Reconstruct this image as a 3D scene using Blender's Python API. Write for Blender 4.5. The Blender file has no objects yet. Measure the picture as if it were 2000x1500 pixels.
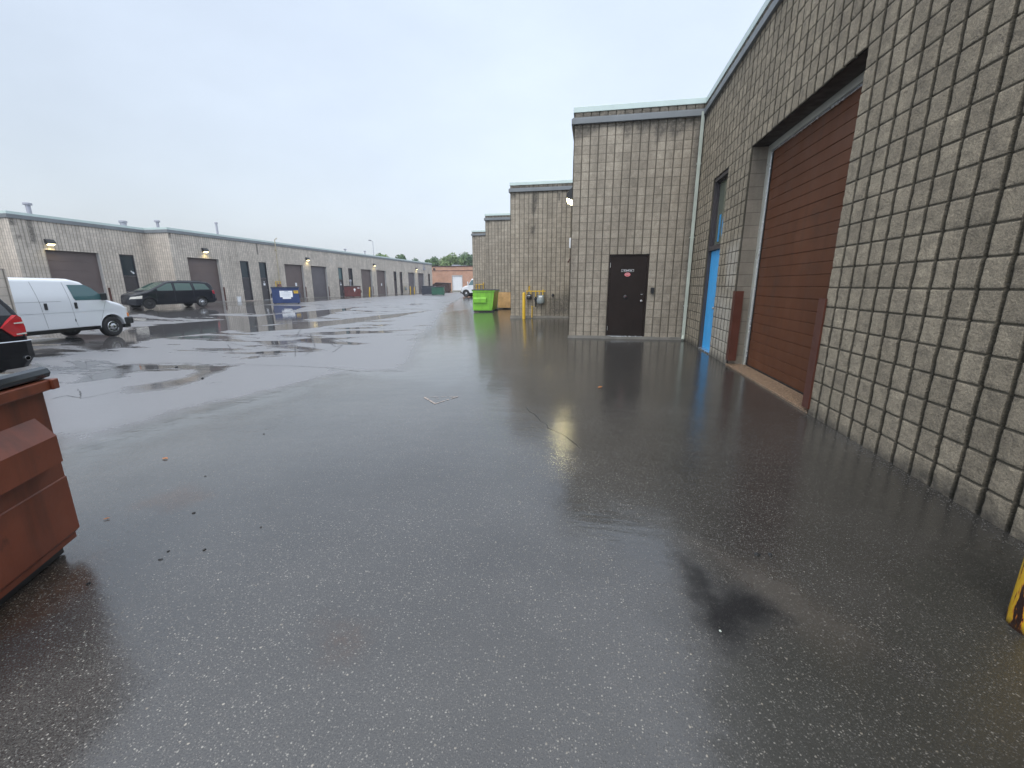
import bpy, bmesh, math, random
import numpy as np
from mathutils import Vector, Matrix
random.seed(7); RNG=np.random.default_rng(7)
scene=bpy.context.scene; COL=scene.collection
R_=math.radians
# ---------------------------------------------------------------- camera
F_PX,YAW,PITCH,ROLL,CAMH=821.4986,.18426,.23087,-.0016,1.43673
cam=bpy.data.cameras.new('camera'); camo=bpy.data.objects.new('camera',cam); COL.objects.link(camo)
cam.sensor_width=36; cam.lens=F_PX/2000*36; cam.clip_start=.05; cam.clip_end=3000
cy,sy,cp,sp=math.cos(YAW),math.sin(YAW),math.cos(PITCH),math.sin(PITCH)
fw=Vector((-sy*cp,cy*cp,-sp)); rt=Vector((cy,sy,0)); up=rt.cross(fw)
r2=rt*math.cos(ROLL)+up*math.sin(ROLL); u2=-rt*math.sin(ROLL)+up*math.cos(ROLL)
m=Matrix(((r2.x,u2.x,-fw.x,0),(r2.y,u2.y,-fw.y,0),(r2.z,u2.z,-fw.z,CAMH),(0,0,0,1)))
camo.matrix_world=m; scene.camera=camo
# ---------------------------------------------------------------- world and sun (overcast, wet day)
SUN_EL,SUN_AZ=R_(58),R_(200)
w=bpy.data.worlds.new('World'); scene.world=w; w.use_nodes=True
nt=w.node_tree; nt.nodes.clear(); N=nt.nodes.new; L=nt.links.new
out=N('ShaderNodeOutputWorld'); bg=N('ShaderNodeBackground'); bg2=N('ShaderNodeBackground'); add=N('ShaderNodeAddShader')
sky=N('ShaderNodeTexSky'); sky.sky_type='NISHITA'; sky.sun_disc=False; sky.sun_elevation=SUN_EL; sky.sun_rotation=SUN_AZ
sky.dust_density=4; sky.air_density=1.5
bg.inputs[1].default_value=.05; L(sky.outputs[0],bg.inputs[0])
tc=N('ShaderNodeTexCoord'); sep=N('ShaderNodeSeparateXYZ'); L(tc.outputs['Generated'],sep.inputs[0])
ramp=N('ShaderNodeValToRGB'); L(sep.outputs[2],ramp.inputs[0])
cr=ramp.color_ramp; cr.elements[0].position=0; cr.elements[0].color=(.65,.71,.80,1)
cr.elements[1].position=1; cr.elements[1].color=(1.5,1.56,1.65,1)
for p_,c_ in ((.12,(.69,.755,.85,1)),(.30,(.70,.775,.885,1)),(.48,(.71,.795,.92,1)),(.60,(.80,.88,1.0,1)),(.75,(1.05,1.13,1.24,1))):
    e=cr.elements.new(p_); e.color=c_
no=N('ShaderNodeTexNoise'); no.inputs['Scale'].default_value=1.6; no.inputs['Detail'].default_value=6; no.inputs['Roughness'].default_value=.55
mpn=N('ShaderNodeMapping'); mpn.inputs['Scale'].default_value=(1,1,2.2); L(tc.outputs['Generated'],mpn.inputs[0]); L(mpn.outputs[0],no.inputs['Vector'])
mr=N('ShaderNodeMapRange'); mr.inputs[1].default_value=.25; mr.inputs[2].default_value=.75; mr.inputs[3].default_value=.88; mr.inputs[4].default_value=1.10; L(no.outputs[0],mr.inputs[0])
# cloud deck made brighter behind the camera, added to light the facing walls
vm=N('ShaderNodeVectorMath'); vm.operation='DOT_PRODUCT'; vm.inputs[1].default_value=(.30,-.90,.30); L(tc.outputs['Generated'],vm.inputs[0])
mr2=N('ShaderNodeMapRange'); mr2.inputs[1].default_value=-.2; mr2.inputs[2].default_value=1; mr2.inputs[3].default_value=.98; mr2.inputs[4].default_value=2.2; L(vm.outputs['Value'],mr2.inputs[0])
mu=N('ShaderNodeMath'); mu.operation='MULTIPLY'; L(mr.outputs[0],mu.inputs[0]); L(mr2.outputs[0],mu.inputs[1])
vm3=N('ShaderNodeVectorMath'); vm3.operation='DOT_PRODUCT'; vm3.inputs[1].default_value=(.10,.93,.35); L(tc.outputs['Generated'],vm3.inputs[0])
mr3=N('ShaderNodeMapRange'); mr3.inputs[1].default_value=.5; mr3.inputs[2].default_value=1; mr3.inputs[3].default_value=.82; mr3.inputs[4].default_value=1.0; L(vm3.outputs['Value'],mr3.inputs[0])
mu3=N('ShaderNodeMath'); mu3.operation='MULTIPLY'; L(mu.outputs[0],mu3.inputs[0]); L(mr3.outputs[0],mu3.inputs[1])
L(ramp.outputs[0],bg2.inputs[0]); L(mu3.outputs[0],bg2.inputs[1])
L(bg.outputs[0],add.inputs[0]); L(bg2.outputs[0],add.inputs[1]); L(add.outputs[0],out.inputs[0])
sl=bpy.data.lights.new('sun','SUN'); sl.energy=1.0; sl.angle=R_(25); sl.color=(1,.96,.9)
so=bpy.data.objects.new('sun',sl); COL.objects.link(so)
so.rotation_euler=(R_(32),0,-R_(200)+math.pi)
so.rotation_euler=Vector((-math.sin(SUN_AZ)*math.cos(SUN_EL),-math.cos(SUN_AZ)*math.cos(SUN_EL),-math.sin(SUN_EL))).to_track_quat('-Z','Y').to_euler()
scene.view_settings.view_transform='Standard'; scene.view_settings.look='None'; scene.view_settings.exposure=0; scene.view_settings.gamma=1
scene.render.engine='CYCLES'; scene.cycles.max_bounces=8; scene.cycles.use_denoising=True; scene.cycles.sample_clamp_indirect=6
# ---------------------------------------------------------------- helpers
B=.2032
def tag(o,label=None,cat=None,group=None,kind=None):
    if label:o['label']=label
    if cat:o['category']=cat
    if group:o['group']=group
    if kind:o['kind']=kind
    return o
def empty(name,loc=(0,0,0),rz=0,label=None,cat=None,group=None):
    o=bpy.data.objects.new(name,None); COL.objects.link(o); o.location=loc; o.rotation_euler=(0,0,rz); o.empty_display_size=.2
    return tag(o,label,cat,group)
def copy_tree(o,parent=None):
    c=o.copy(); COL.objects.link(c); c.parent=parent
    for ch in list(CHILD.get(o.name,[])):
        k=copy_tree(ch,c); CHILD.setdefault(c.name,[]).append(k)
    return c
CHILD={}
def link_mesh(name,me,mat=None,parent=None,world=False,smooth=False):
    if mat is not None: me.materials.append(mat)
    if world and parent is not None:
        off=Vector((0,0,0)); p=parent
        while p is not None: off+=Vector(p.location); p=p.parent
        me.transform(Matrix.Translation(-off))
    if smooth:
        me.polygons.foreach_set('use_smooth',[True]*len(me.polygons))
    o=bpy.data.objects.new(name,me); COL.objects.link(o)
    if parent is not None: o.parent=parent; CHILD.setdefault(parent.name,[]).append(o)
    return o
class MB:
    def __init__(s): s.v=[]; s.f=[]; s.m=[]; s.cur=0
    def add(s,vs,fs):
        n=len(s.v); s.v+=[tuple(map(float,p)) for p in vs]; s.f+=[tuple(n+i for i in f) for f in fs]; s.m+=[s.cur]*len(fs); return s
    def box(s,c,d,rz=0,bev=0):
        x,y,z=d[0]/2,d[1]/2,d[2]/2; ca,sa=math.cos(rz),math.sin(rz)
        if bev<=0:
            P=[(i*x,j*y,k*z) for k in(-1,1) for j in(-1,1) for i in(-1,1)]
            Fs=[(0,2,3,1),(4,5,7,6),(0,1,5,4),(2,6,7,3),(0,4,6,2),(1,3,7,5)]
        else:
            bm=bmesh.new(); bmesh.ops.create_cube(bm,size=1); bmesh.ops.scale(bm,vec=d,verts=bm.verts)
            bmesh.ops.bevel(bm,geom=bm.edges[:],offset=bev,segments=2,affect='EDGES',profile=.5)
            bm.verts.index_update(); P=[tuple(v.co) for v in bm.verts]; Fs=[tuple(v.index for v in f.verts) for f in bm.faces]; bm.free()
        return s.add([(c[0]+p[0]*ca-p[1]*sa,c[1]+p[0]*sa+p[1]*ca,c[2]+p[2]) for p in P],Fs)
    def b2(s,a,b,bev=0):  # box from min corner to max corner
        a2=[min(i,j) for i,j in zip(a,b)]; b2=[max(i,j) for i,j in zip(a,b)]
        return s.box([(i+j)/2 for i,j in zip(a2,b2)],[j-i for i,j in zip(a2,b2)],0,bev)
    def prism(s,pts,d):  # pts: 3d polygon, extruded by vector d
        n=len(pts); q=[tuple(p[i]+d[i] for i in range(3)) for p in pts]
        return s.add(list(pts)+q,[tuple(range(n))[::-1],tuple(range(n,2*n))]+[(i,(i+1)%n,n+(i+1)%n,n+i) for i in range(n)])
    def tube(s,path,r,n=10,caps=True):
        path=[Vector(p) for p in path]; rs=r if isinstance(r,(list,tuple)) else [r]*len(path)
        rings=[]; prev=None
        for i,p in enumerate(path):
            t=(path[min(i+1,len(path)-1)]-path[max(i-1,0)]).normalized()
            if prev is None: a=Vector((0,0,1)) if abs(t.z)<.9 else Vector((1,0,0)); x=t.cross(a).normalized()
            else: x=(prev-t*prev.dot(t)).normalized()
            prev=x; y=t.cross(x)
            rings.append([tuple(p+(x*math.cos(2*math.pi*k/n)+y*math.sin(2*math.pi*k/n))*rs[i]) for k in range(n)])
        vs=[q for ri in rings for q in ri]; fs=[(i*n+k,i*n+(k+1)%n,(i+1)*n+(k+1)%n,(i+1)*n+k) for i in range(len(rings)-1) for k in range(n)]
        if caps: fs+=[tuple(range(n))[::-1],tuple((len(rings)-1)*n+k for k in range(n))]
        return s.add(vs,fs)
    def lathe(s,prof,c=(0,0,0),axis='z',n=24):  # prof [(r,h)]
        vs=[]
        for r,h in prof:
            for k in range(n):
                a=2*math.pi*k/n; x,y,z=r*math.cos(a),r*math.sin(a),h
                if axis=='y': x,y,z=x,z,y
                if axis=='x': x,y,z=z,x,y
                vs.append((c[0]+x,c[1]+y,c[2]+z))
        fs=[(i*n+k,i*n+(k+1)%n,(i+1)*n+(k+1)%n,(i+1)*n+k) for i in range(len(prof)-1) for k in range(n)]
        fs+=[tuple(range(n))[::-1],tuple((len(prof)-1)*n+k for k in range(n))]
        return s.add(vs,fs)
    def build(s,name,mat=None,parent=None,world=False,smooth=False,mats=None,recalc=True):
        me=bpy.data.meshes.new(name); me.from_pydata(s.v,[],s.f)
        if mats:
            for q in mats: me.materials.append(q)
            me.polygons.foreach_set('material_index',s.m)
        if recalc:
            bm=bmesh.new(); bm.from_mesh(me); bmesh.ops.recalc_face_normals(bm,faces=bm.faces[:]); bm.to_mesh(me); bm.free()
        o=link_mesh(name,me,None if mats else mat,parent,world)
        if smooth:
            me.polygons.foreach_set('use_smooth',[True]*len(me.polygons))
            try: me.set_sharp_from_angle(angle=R_(40))
            except Exception: pass
        return o
def text_mesh(name,txt,size,mat,parent,P,Ud,Zd,depth=.002,world=True,bold=0):
    cu=bpy.data.curves.new(name,'FONT'); cu.body=txt; cu.size=size; cu.align_x='CENTER'; cu.align_y='CENTER'; cu.extrude=depth; cu.offset=bold
    o=bpy.data.objects.new(name,cu); COL.objects.link(o)
    dg=bpy.context.evaluated_depsgraph_get(); me=bpy.data.meshes.new_from_object(o.evaluated_get(dg)); bpy.data.objects.remove(o)
    U=Vector(Ud).normalized(); Z=Vector(Zd).normalized(); Nn=U.cross(Z)
    M=Matrix(((U.x,Z.x,Nn.x,P[0]),(U.y,Z.y,Nn.y,P[1]),(U.z,Z.z,Nn.z,P[2]),(0,0,0,1)))
    me.transform(M); return link_mesh(name,me,mat,parent,world)
# ---------------------------------------------------------------- materials
def mat_new(name):
    m=bpy.data.materials.new(name); m.use_nodes=True; nt=m.node_tree; b=nt.nodes['Principled BSDF']; return m,nt,b
def noise(nt,scale,detail=3,rough=.5,vec=None,dist=0):
    n=nt.nodes.new('ShaderNodeTexNoise'); n.inputs['Scale'].default_value=scale; n.inputs['Detail'].default_value=detail; n.inputs['Roughness'].default_value=rough; n.inputs['Distortion'].default_value=dist
    if vec: nt.links.new(vec,n.inputs['Vector'])
    return n.outputs[0]
def mrange(nt,val,a,b,c,d,smooth=False):
    n=nt.nodes.new('ShaderNodeMapRange')
    if smooth:n.interpolation_type='SMOOTHSTEP'
    for i,v in zip((1,2,3,4),(a,b,c,d)): n.inputs[i].default_value=v
    nt.links.new(val,n.inputs[0]); return n.outputs[0]
def math_(nt,op,a,b=None):
    n=nt.nodes.new('ShaderNodeMath'); n.operation=op
    for i,v in enumerate((a,b)):
        if v is None: continue
        if isinstance(v,(int,float)): n.inputs[i].default_value=v
        else: nt.links.new(v,n.inputs[i])
    return n.outputs[0]
def mixc(nt,fac,a,b,mode='MIX'):
    n=nt.nodes.new('ShaderNodeMix'); n.data_type='RGBA'; n.blend_type=mode
    if isinstance(fac,(int,float)): n.inputs[0].default_value=fac
    else: nt.links.new(fac,n.inputs[0])
    for i,v in ((6,a),(7,b)):
        if isinstance(v,tuple): n.inputs[i].default_value=(v[0],v[1],v[2],1)
        else: nt.links.new(v,n.inputs[i])
    return n.outputs[2]
def objco(nt): return nt.nodes.new('ShaderNodeTexCoord').outputs['Object']
def bump(nt,b,h,strength,dist,prev=None):
    n=nt.nodes.new('ShaderNodeBump'); n.inputs['Strength'].default_value=strength; n.inputs['Distance'].default_value=dist
    nt.links.new(h,n.inputs['Height'])
    if prev: nt.links.new(prev,n.inputs['Normal'])
    if b: nt.links.new(n.outputs[0],b.inputs['Normal'])
    return n.outputs[0]
def simple(name,col,rough=.5,metal=0,var=.12,vscale=3,bmp=0,bscale=60,dirt=None,spec=.5,coat=0,wear=None):
    m,nt,b=mat_new(name); co=objco(nt)
    n=noise(nt,vscale,5,.6,co); f=mrange(nt,n,.3,.7,1-var,1+var)
    vv=nt.nodes.new('ShaderNodeVectorMath'); vv.operation='SCALE'; vv.inputs[0].default_value=col; nt.links.new(f,vv.inputs['Scale'])
    c=vv.outputs[0]
    if dirt:
        n2=noise(nt,vscale*2.3,6,.65,co); c=mixc(nt,mrange(nt,n2,dirt[1],dirt[1]+.15,0,1),c,dirt[0])
    if wear:
        mp=nt.nodes.new('ShaderNodeMapping'); mp.inputs['Scale'].default_value=(7,7,.8); nt.links.new(co,mp.inputs[0])
        st=noise(nt,1,5,.6,mp.outputs[0]); c=mixc(nt,mrange(nt,st,.50,.74,0,.55),c,wear[0])
        sc=noise(nt,22,4,.75,co,.6); c=mixc(nt,mrange(nt,sc,wear[2],wear[2]+.03,0,.8),c,wear[1])
    nt.links.new(c,b.inputs['Base Color']); b.inputs['Metallic'].default_value=metal
    nt.links.new(mrange(nt,noise(nt,vscale*3,3,.5,co),.3,.7,max(.02,rough*.8),min(1,rough*1.2)),b.inputs['Roughness'])
    b.inputs['Specular IOR Level'].default_value=spec; b.inputs['Coat Weight'].default_value=coat; b.inputs['Coat Roughness'].default_value=.03
    if bmp: bump(nt,b,noise(nt,bscale,4,.6,co),bmp,.01)
    return m
def emit(name,col,st):
    m,nt,b=mat_new(name); b.inputs['Base Color'].default_value=(*col,1); b.inputs['Emission Color'].default_value=(*col,1); b.inputs['Emission Strength'].default_value=st; return m
def block_mat(name,ca,cb,groove,gv=.05,gh=.035,bstr=.5,flatmask=True,spk=1.0):
    m,nt,b=mat_new(name); uv=nt.nodes.new('ShaderNodeUVMap').outputs[0]; co=objco(nt); Nn=nt.nodes.new; Lk=nt.links.new
    s=Nn('ShaderNodeSeparateXYZ'); Lk(uv,s.inputs[0])
    def edge(o,wd):
        fr=math_(nt,'FRACT',o); d=math_(nt,'MINIMUM',fr,math_(nt,'SUBTRACT',1,fr)); return mrange(nt,d,wd*.55,wd,1,0,True)
    g=math_(nt,'MAXIMUM',edge(s.outputs[0],gv),math_(nt,'MULTIPLY',edge(s.outputs[1],gh),.75))
    fl=Nn('ShaderNodeVectorMath'); fl.operation='FLOOR'; Lk(uv,fl.inputs[0]); wn=Nn('ShaderNodeTexWhiteNoise'); wn.noise_dimensions='2D'; Lk(fl.outputs[0],wn.inputs['Vector'])
    # whole 16 inch blocks: pair of cells
    big=noise(nt,.7,4,.6,co); med=noise(nt,9,5,.65,co); fine=noise(nt,70,4,.7,co); vf=noise(nt,260,2,.6,co)
    f=math_(nt,'ADD',math_(nt,'MULTIPLY',mrange(nt,fine,.3,.7,0,1),.55),math_(nt,'MULTIPLY',mrange(nt,med,.3,.7,0,1),.45))
    c=mixc(nt,f,ca,cb)
    mps=Nn('ShaderNodeMapping'); mps.inputs['Scale'].default_value=(2.6,2.6,.22); Lk(co,mps.inputs[0])
    br=math_(nt,'MULTIPLY',mrange(nt,wn.outputs['Value'],0,1,.88,1.09),mrange(nt,big,.3,.7,.86,1.1)); br=math_(nt,'MULTIPLY',br,mrange(nt,noise(nt,1,5,.6,mps.outputs[0]),.35,.65,.86,1.10))
    br=math_(nt,'MULTIPLY',br,mrange(nt,vf,.25,.75,1-.3*spk,1+.25*spk))
    vv=Nn('ShaderNodeVectorMath'); vv.operation='SCALE'; Lk(c,vv.inputs[0]); Lk(br,vv.inputs['Scale']); c=vv.outputs[0]
    at=Nn('ShaderNodeAttribute'); at.attribute_name='stain'
    stn=math_(nt,'MULTIPLY',at.outputs['Fac'],mrange(nt,noise(nt,14,4,.6,co),.3,.6,.45,1))
    c=mixc(nt,math_(nt,'MULTIPLY',stn,.80),c,(.050,.048,.045))
    at2=Nn('ShaderNodeAttribute'); at2.attribute_name='pale'
    c=mixc(nt,math_(nt,'MULTIPLY',at2.outputs['Fac'],.35),c,(.62,.6,.55))
    c=mixc(nt,math_(nt,'MULTIPLY',g,.85),c,groove)
    Lk(c,b.inputs['Base Color']); b.inputs['Roughness'].default_value=.82; b.inputs['Specular IOR Level'].default_value=.3
    h=math_(nt,'ADD',math_(nt,'MULTIPLY',fine,.6),math_(nt,'MULTIPLY',noise(nt,28,4,.6,co),.8))
    if flatmask: h=math_(nt,'SUBTRACT',h,math_(nt,'MULTIPLY',g,1.2))
    bump(nt,b,h,bstr,.022); return m
M={}
M['block']=block_mat('split_face_block',(.16,.140,.112),(.475,.41,.305),(.012,.013,.009),gv=.12,gh=.055,bstr=1.0,flatmask=False,spk=1.5)
M['block2']=block_mat('split_face_block_bay',(.21,.185,.148),(.47,.42,.345),(.085,.078,.062),gv=.075,gh=.04,bstr=.9,flatmask=False,spk=1.3)
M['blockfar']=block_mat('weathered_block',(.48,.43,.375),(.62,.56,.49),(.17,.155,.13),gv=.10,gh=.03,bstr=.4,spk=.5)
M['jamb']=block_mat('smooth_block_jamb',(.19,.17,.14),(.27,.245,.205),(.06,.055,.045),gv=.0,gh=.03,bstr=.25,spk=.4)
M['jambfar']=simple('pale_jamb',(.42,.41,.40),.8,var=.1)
M['found']=simple('concrete_footing',(.18,.172,.155),.7,var=.2,vscale=4,bmp=.4)
M['coping']=simple('pale_green_metal',(.50,.60,.58),.35,metal=.1,var=.05)
M['band']=simple('blue_grey_metal',(.165,.182,.195),.55,metal=0,var=.12,vscale=1.5)
M['pipe']=simple('pale_green_pipe',(.42,.47,.42),.5,var=.1)
M['door']=simple('brown_ribbed_steel',(.118,.048,.025),.55,var=.16,vscale=.9,dirt=((.085,.045,.03),.60),spec=.15,wear=((.07,.034,.022),(.16,.08,.05),.74))
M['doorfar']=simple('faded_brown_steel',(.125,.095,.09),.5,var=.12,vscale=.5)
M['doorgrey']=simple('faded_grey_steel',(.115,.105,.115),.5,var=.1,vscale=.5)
M['entry']=simple('dark_brown_door_paint',(.020,.014,.012),.5,var=.15,spec=.2)
M['entryfar']=simple('dark_brown_door_faded',(.05,.045,.05),.4,var=.15)
M['blue']=simple('bright_blue_paint',(.06,.42,.86),.38,var=.06,wear=((.06,.34,.70),(.16,.36,.5),.76))
M['bluetape']=simple('blue_vinyl',(.04,.30,.62),.4,var=.05)
M['guard']=simple('red_brown_steel_channel',(.085,.027,.017),.42,var=.2,dirt=((.06,.025,.018),.60),wear=((.05,.022,.016),(.22,.09,.06),.68))
M['frame']=simple('pale_steel_frame',(.45,.46,.42),.4,metal=.2,var=.1)
M['alu']=simple('galvanised_track',(.66,.69,.72),.25,metal=.85,var=.1)
M['dark']=simple('dark_weatherstrip',(.012,.012,.012),.6)
M['soffit']=simple('dark_lintel_steel',(.03,.026,.024),.6)
M['blackplastic']=simple('black_plastic',(.018,.02,.022),.35,var=.2)
M['lid']=simple('wet_black_lid_plastic',(.022,.03,.038),.16,var=.2)
M['steel']=simple('brushed_steel',(.6,.6,.6),.28,metal=.9)
M['white']=simple('white_panel',(.72,.74,.77),.5,var=.04)
M['whitepaint']=simple('white_vehicle_paint',(.70,.73,.76),.22,var=.03,vscale=.7,coat=.6)
M['seam']=simple('panel_gap',(.06,.065,.07),.7)
M['blackpaint']=simple('black_vehicle_paint',(.005,.006,.008),.22,var=.2,spec=.22,coat=.08)
M['navy']=simple('dark_blue_black_paint',(.007,.009,.015),.22,var=.1,spec=.3,coat=.25)
M['tyre']=simple('tyre_rubber',(.018,.018,.019),.65,var=.2,vscale=8)
M['rim']=simple('silver_wheel',(.55,.56,.58),.25,metal=.8)
M['rimdark']=simple('black_steel_wheel',(.025,.025,.027),.5)
M['red']=simple('red_lens',(.42,.012,.018),.12,coat=1)
M['redsign']=simple('red_sign',(.62,.03,.04),.4)
M['amber']=simple('amber_lens',(.7,.22,.04),.2)
M['lens']=simple('clear_lamp_lens',(.62,.6,.55),.12,coat=1)
M['chrome']=simple('chrome_trim',(.75,.77,.8),.1,metal=1,var=.02)
M['yellow']=simple('yellow_safety_paint',(.62,.40,.03),.4,var=.08,dirt=((.16,.05,.015),.70))
def rusty_post():
    m,nt,b=mat_new('chipped_yellow_paint'); co=objco(nt); mp=nt.nodes.new('ShaderNodeMapping'); mp.inputs['Scale'].default_value=(26,26,5); nt.links.new(co,mp.inputs[0])
    n1=noise(nt,1,4,.6,mp.outputs[0]); c=mixc(nt,mrange(nt,noise(nt,6,4,.6,co),.35,.65,0,1),(.62,.36,.015),(.78,.50,.03))
    c=mixc(nt,mrange(nt,n1,.54,.58,0,1),c,(.45,.13,.02)); c=mixc(nt,mrange(nt,n1,.575,.60,0,1),c,(.03,.014,.010))
    s=nt.nodes.new('ShaderNodeSeparateXYZ'); nt.links.new(co,s.inputs[0]); low=mrange(nt,math_(nt,'ADD',s.outputs[2],math_(nt,'MULTIPLY',n1,-.08)),-.035,.0,1,0)
    c=mixc(nt,low,c,(.035,.016,.010)); nt.links.new(c,b.inputs['Base Color']); b.inputs['Roughness'].default_value=.3; return m
M['rustyyellow']=rusty_post()
M['paleyellow']=simple('pale_yellow_pipe',(.42,.36,.25),.5,var=.1)
M['meter']=simple('grey_meter_housing',(.20,.23,.24),.45,var=.15,vscale=8)
M['ply']=simple('plywood',(.50,.30,.12),.6,var=.3,vscale=2.5,bmp=.2)
M['red_d']=simple('rust_red_bin_paint',(.235,.062,.029),.40,var=.22,vscale=2.2,dirt=((.085,.03,.02),.60),bmp=.30,bscale=5,wear=((.07,.028,.018),(.30,.13,.09),.70))
M['green_d']=simple('lime_green_bin_paint',(.19,.50,.035),.40,var=.15,dirt=((.12,.30,.03),.62),wear=((.10,.24,.04),(.10,.12,.06),.70))
M['blue_d']=simple('navy_bin_paint',(.014,.035,.12),.36,var=.15)
M['dred_d']=simple('dark_red_bin_paint',(.10,.022,.02),.45,var=.35,vscale=3)
M['dgreen_d']=simple('dark_green_bin_paint',(.012,.085,.05),.4,var=.2)
M['black_d']=simple('blue_black_bin_paint',(.02,.024,.04),.45,var=.2)
M['brown_d']=simple('dark_brown_bin_steel',(.05,.022,.018),.6,var=.35)
M['mark']=simple('worn_orange_road_paint',(.33,.27,.235),.4,var=.4,vscale=30)
M['grav']=None
M['pipeg']=simple('galvanised_vent',(.36,.37,.42),.5,metal=.2)
M['bark']=simple('tree_bark',(.09,.07,.05),.9,bmp=.5,bscale=8)
M['lamp']=emit('lit_lamp_lens',(1,.90,.50),55)
M['lampfar']=emit('lit_lamp_lens_warm',(1,.88,.50),3.2)
def glass(name,col,rough=.05,spec=.8):
    m,nt,b=mat_new(name); b.inputs['Base Color'].default_value=(*col,1); b.inputs['Roughness'].default_value=rough; b.inputs['Specular IOR Level'].default_value=spec; b.inputs['IOR'].default_value=1.5; return m
M['glassdark']=glass('dark_window_glass',(.012,.017,.022))
M['glassfar']=glass('blue_black_window_glass',(.014,.028,.036),.12,.5)
M['glassteal']=glass('tinted_teal_glass',(.05,.12,.13),.06)
M['glassgreen']=glass('curtained_green_glass',(.13,.15,.11),.08)
M['glasscar']=glass('tinted_car_glass',(.035,.075,.06),.04,.9)
def leaf_mat(name,ca,cb):
    m,nt,b=mat_new(name); co=objco(nt)
    gi=nt.nodes.new('ShaderNodeNewGeometry'); f=mrange(nt,gi.outputs['Random Per Island'],0,1,0,1)
    nt.links.new(mixc(nt,f,ca,cb),b.inputs['Base Color']); b.inputs['Roughness'].default_value=.6; return m
M['leafA']=leaf_mat('mid_green_leaves',(.06,.12,.05),(.14,.23,.085))
M['leafB']=leaf_mat('yellow_green_leaves',(.10,.17,.05),(.21,.30,.10))
M['leafC']=leaf_mat('dark_green_leaves',(.04,.09,.05),(.09,.17,.08))
def brick_mat():
    m,nt,b=mat_new('orange_brick'); co=objco(nt); bt=nt.nodes.new('ShaderNodeTexBrick')
    mp=nt.nodes.new('ShaderNodeMapping'); mp.inputs['Rotation'].default_value=(R_(90),0,0); nt.links.new(co,mp.inputs[0]); nt.links.new(mp.outputs[0],bt.inputs['Vector'])
    bt.inputs['Color1'].default_value=(.40,.19,.115,1); bt.inputs['Color2'].default_value=(.50,.255,.16,1); bt.inputs['Mortar'].default_value=(.42,.34,.28,1)
    bt.inputs['Scale'].default_value=1; bt.inputs['Brick Width'].default_value=.2; bt.inputs['Row Height'].default_value=.075; bt.inputs['Mortar Size'].default_value=.008
    f=mrange(nt,noise(nt,.8,4,.6,co),.3,.7,.85,1.12); vv=nt.nodes.new('ShaderNodeVectorMath'); vv.operation='SCALE'; nt.links.new(bt.outputs[0],vv.inputs[0]); nt.links.new(f,vv.inputs['Scale'])
    nt.links.new(vv.outputs[0],b.inputs['Base Color']); b.inputs['Roughness'].default_value=.85; return m
M['brick']=brick_mat()
def pebble_mat():
    m,nt,b=mat_new('exposed_aggregate'); co=objco(nt); v=nt.nodes.new('ShaderNodeTexVoronoi'); v.inputs['Scale'].default_value=55; nt.links.new(co,v.inputs['Vector'])
    s=nt.nodes.new('ShaderNodeSeparateColor'); nt.links.new(v.outputs['Color'],s.inputs[0])
    c=mixc(nt,mrange(nt,s.outputs[0],0,1,0,1),(.20,.115,.06),(.50,.36,.24)); c=mixc(nt,mrange(nt,v.outputs['Distance'],.35,.6,0,.8),c,(.08,.06,.045))
    nt.links.new(c,b.inputs['Base Color']); b.inputs['Roughness'].default_value=.45; bump(nt,b,math_(nt,'SUBTRACT',1,v.outputs['Distance']),.8,.01); return m
M['pebble']=pebble_mat()
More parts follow.
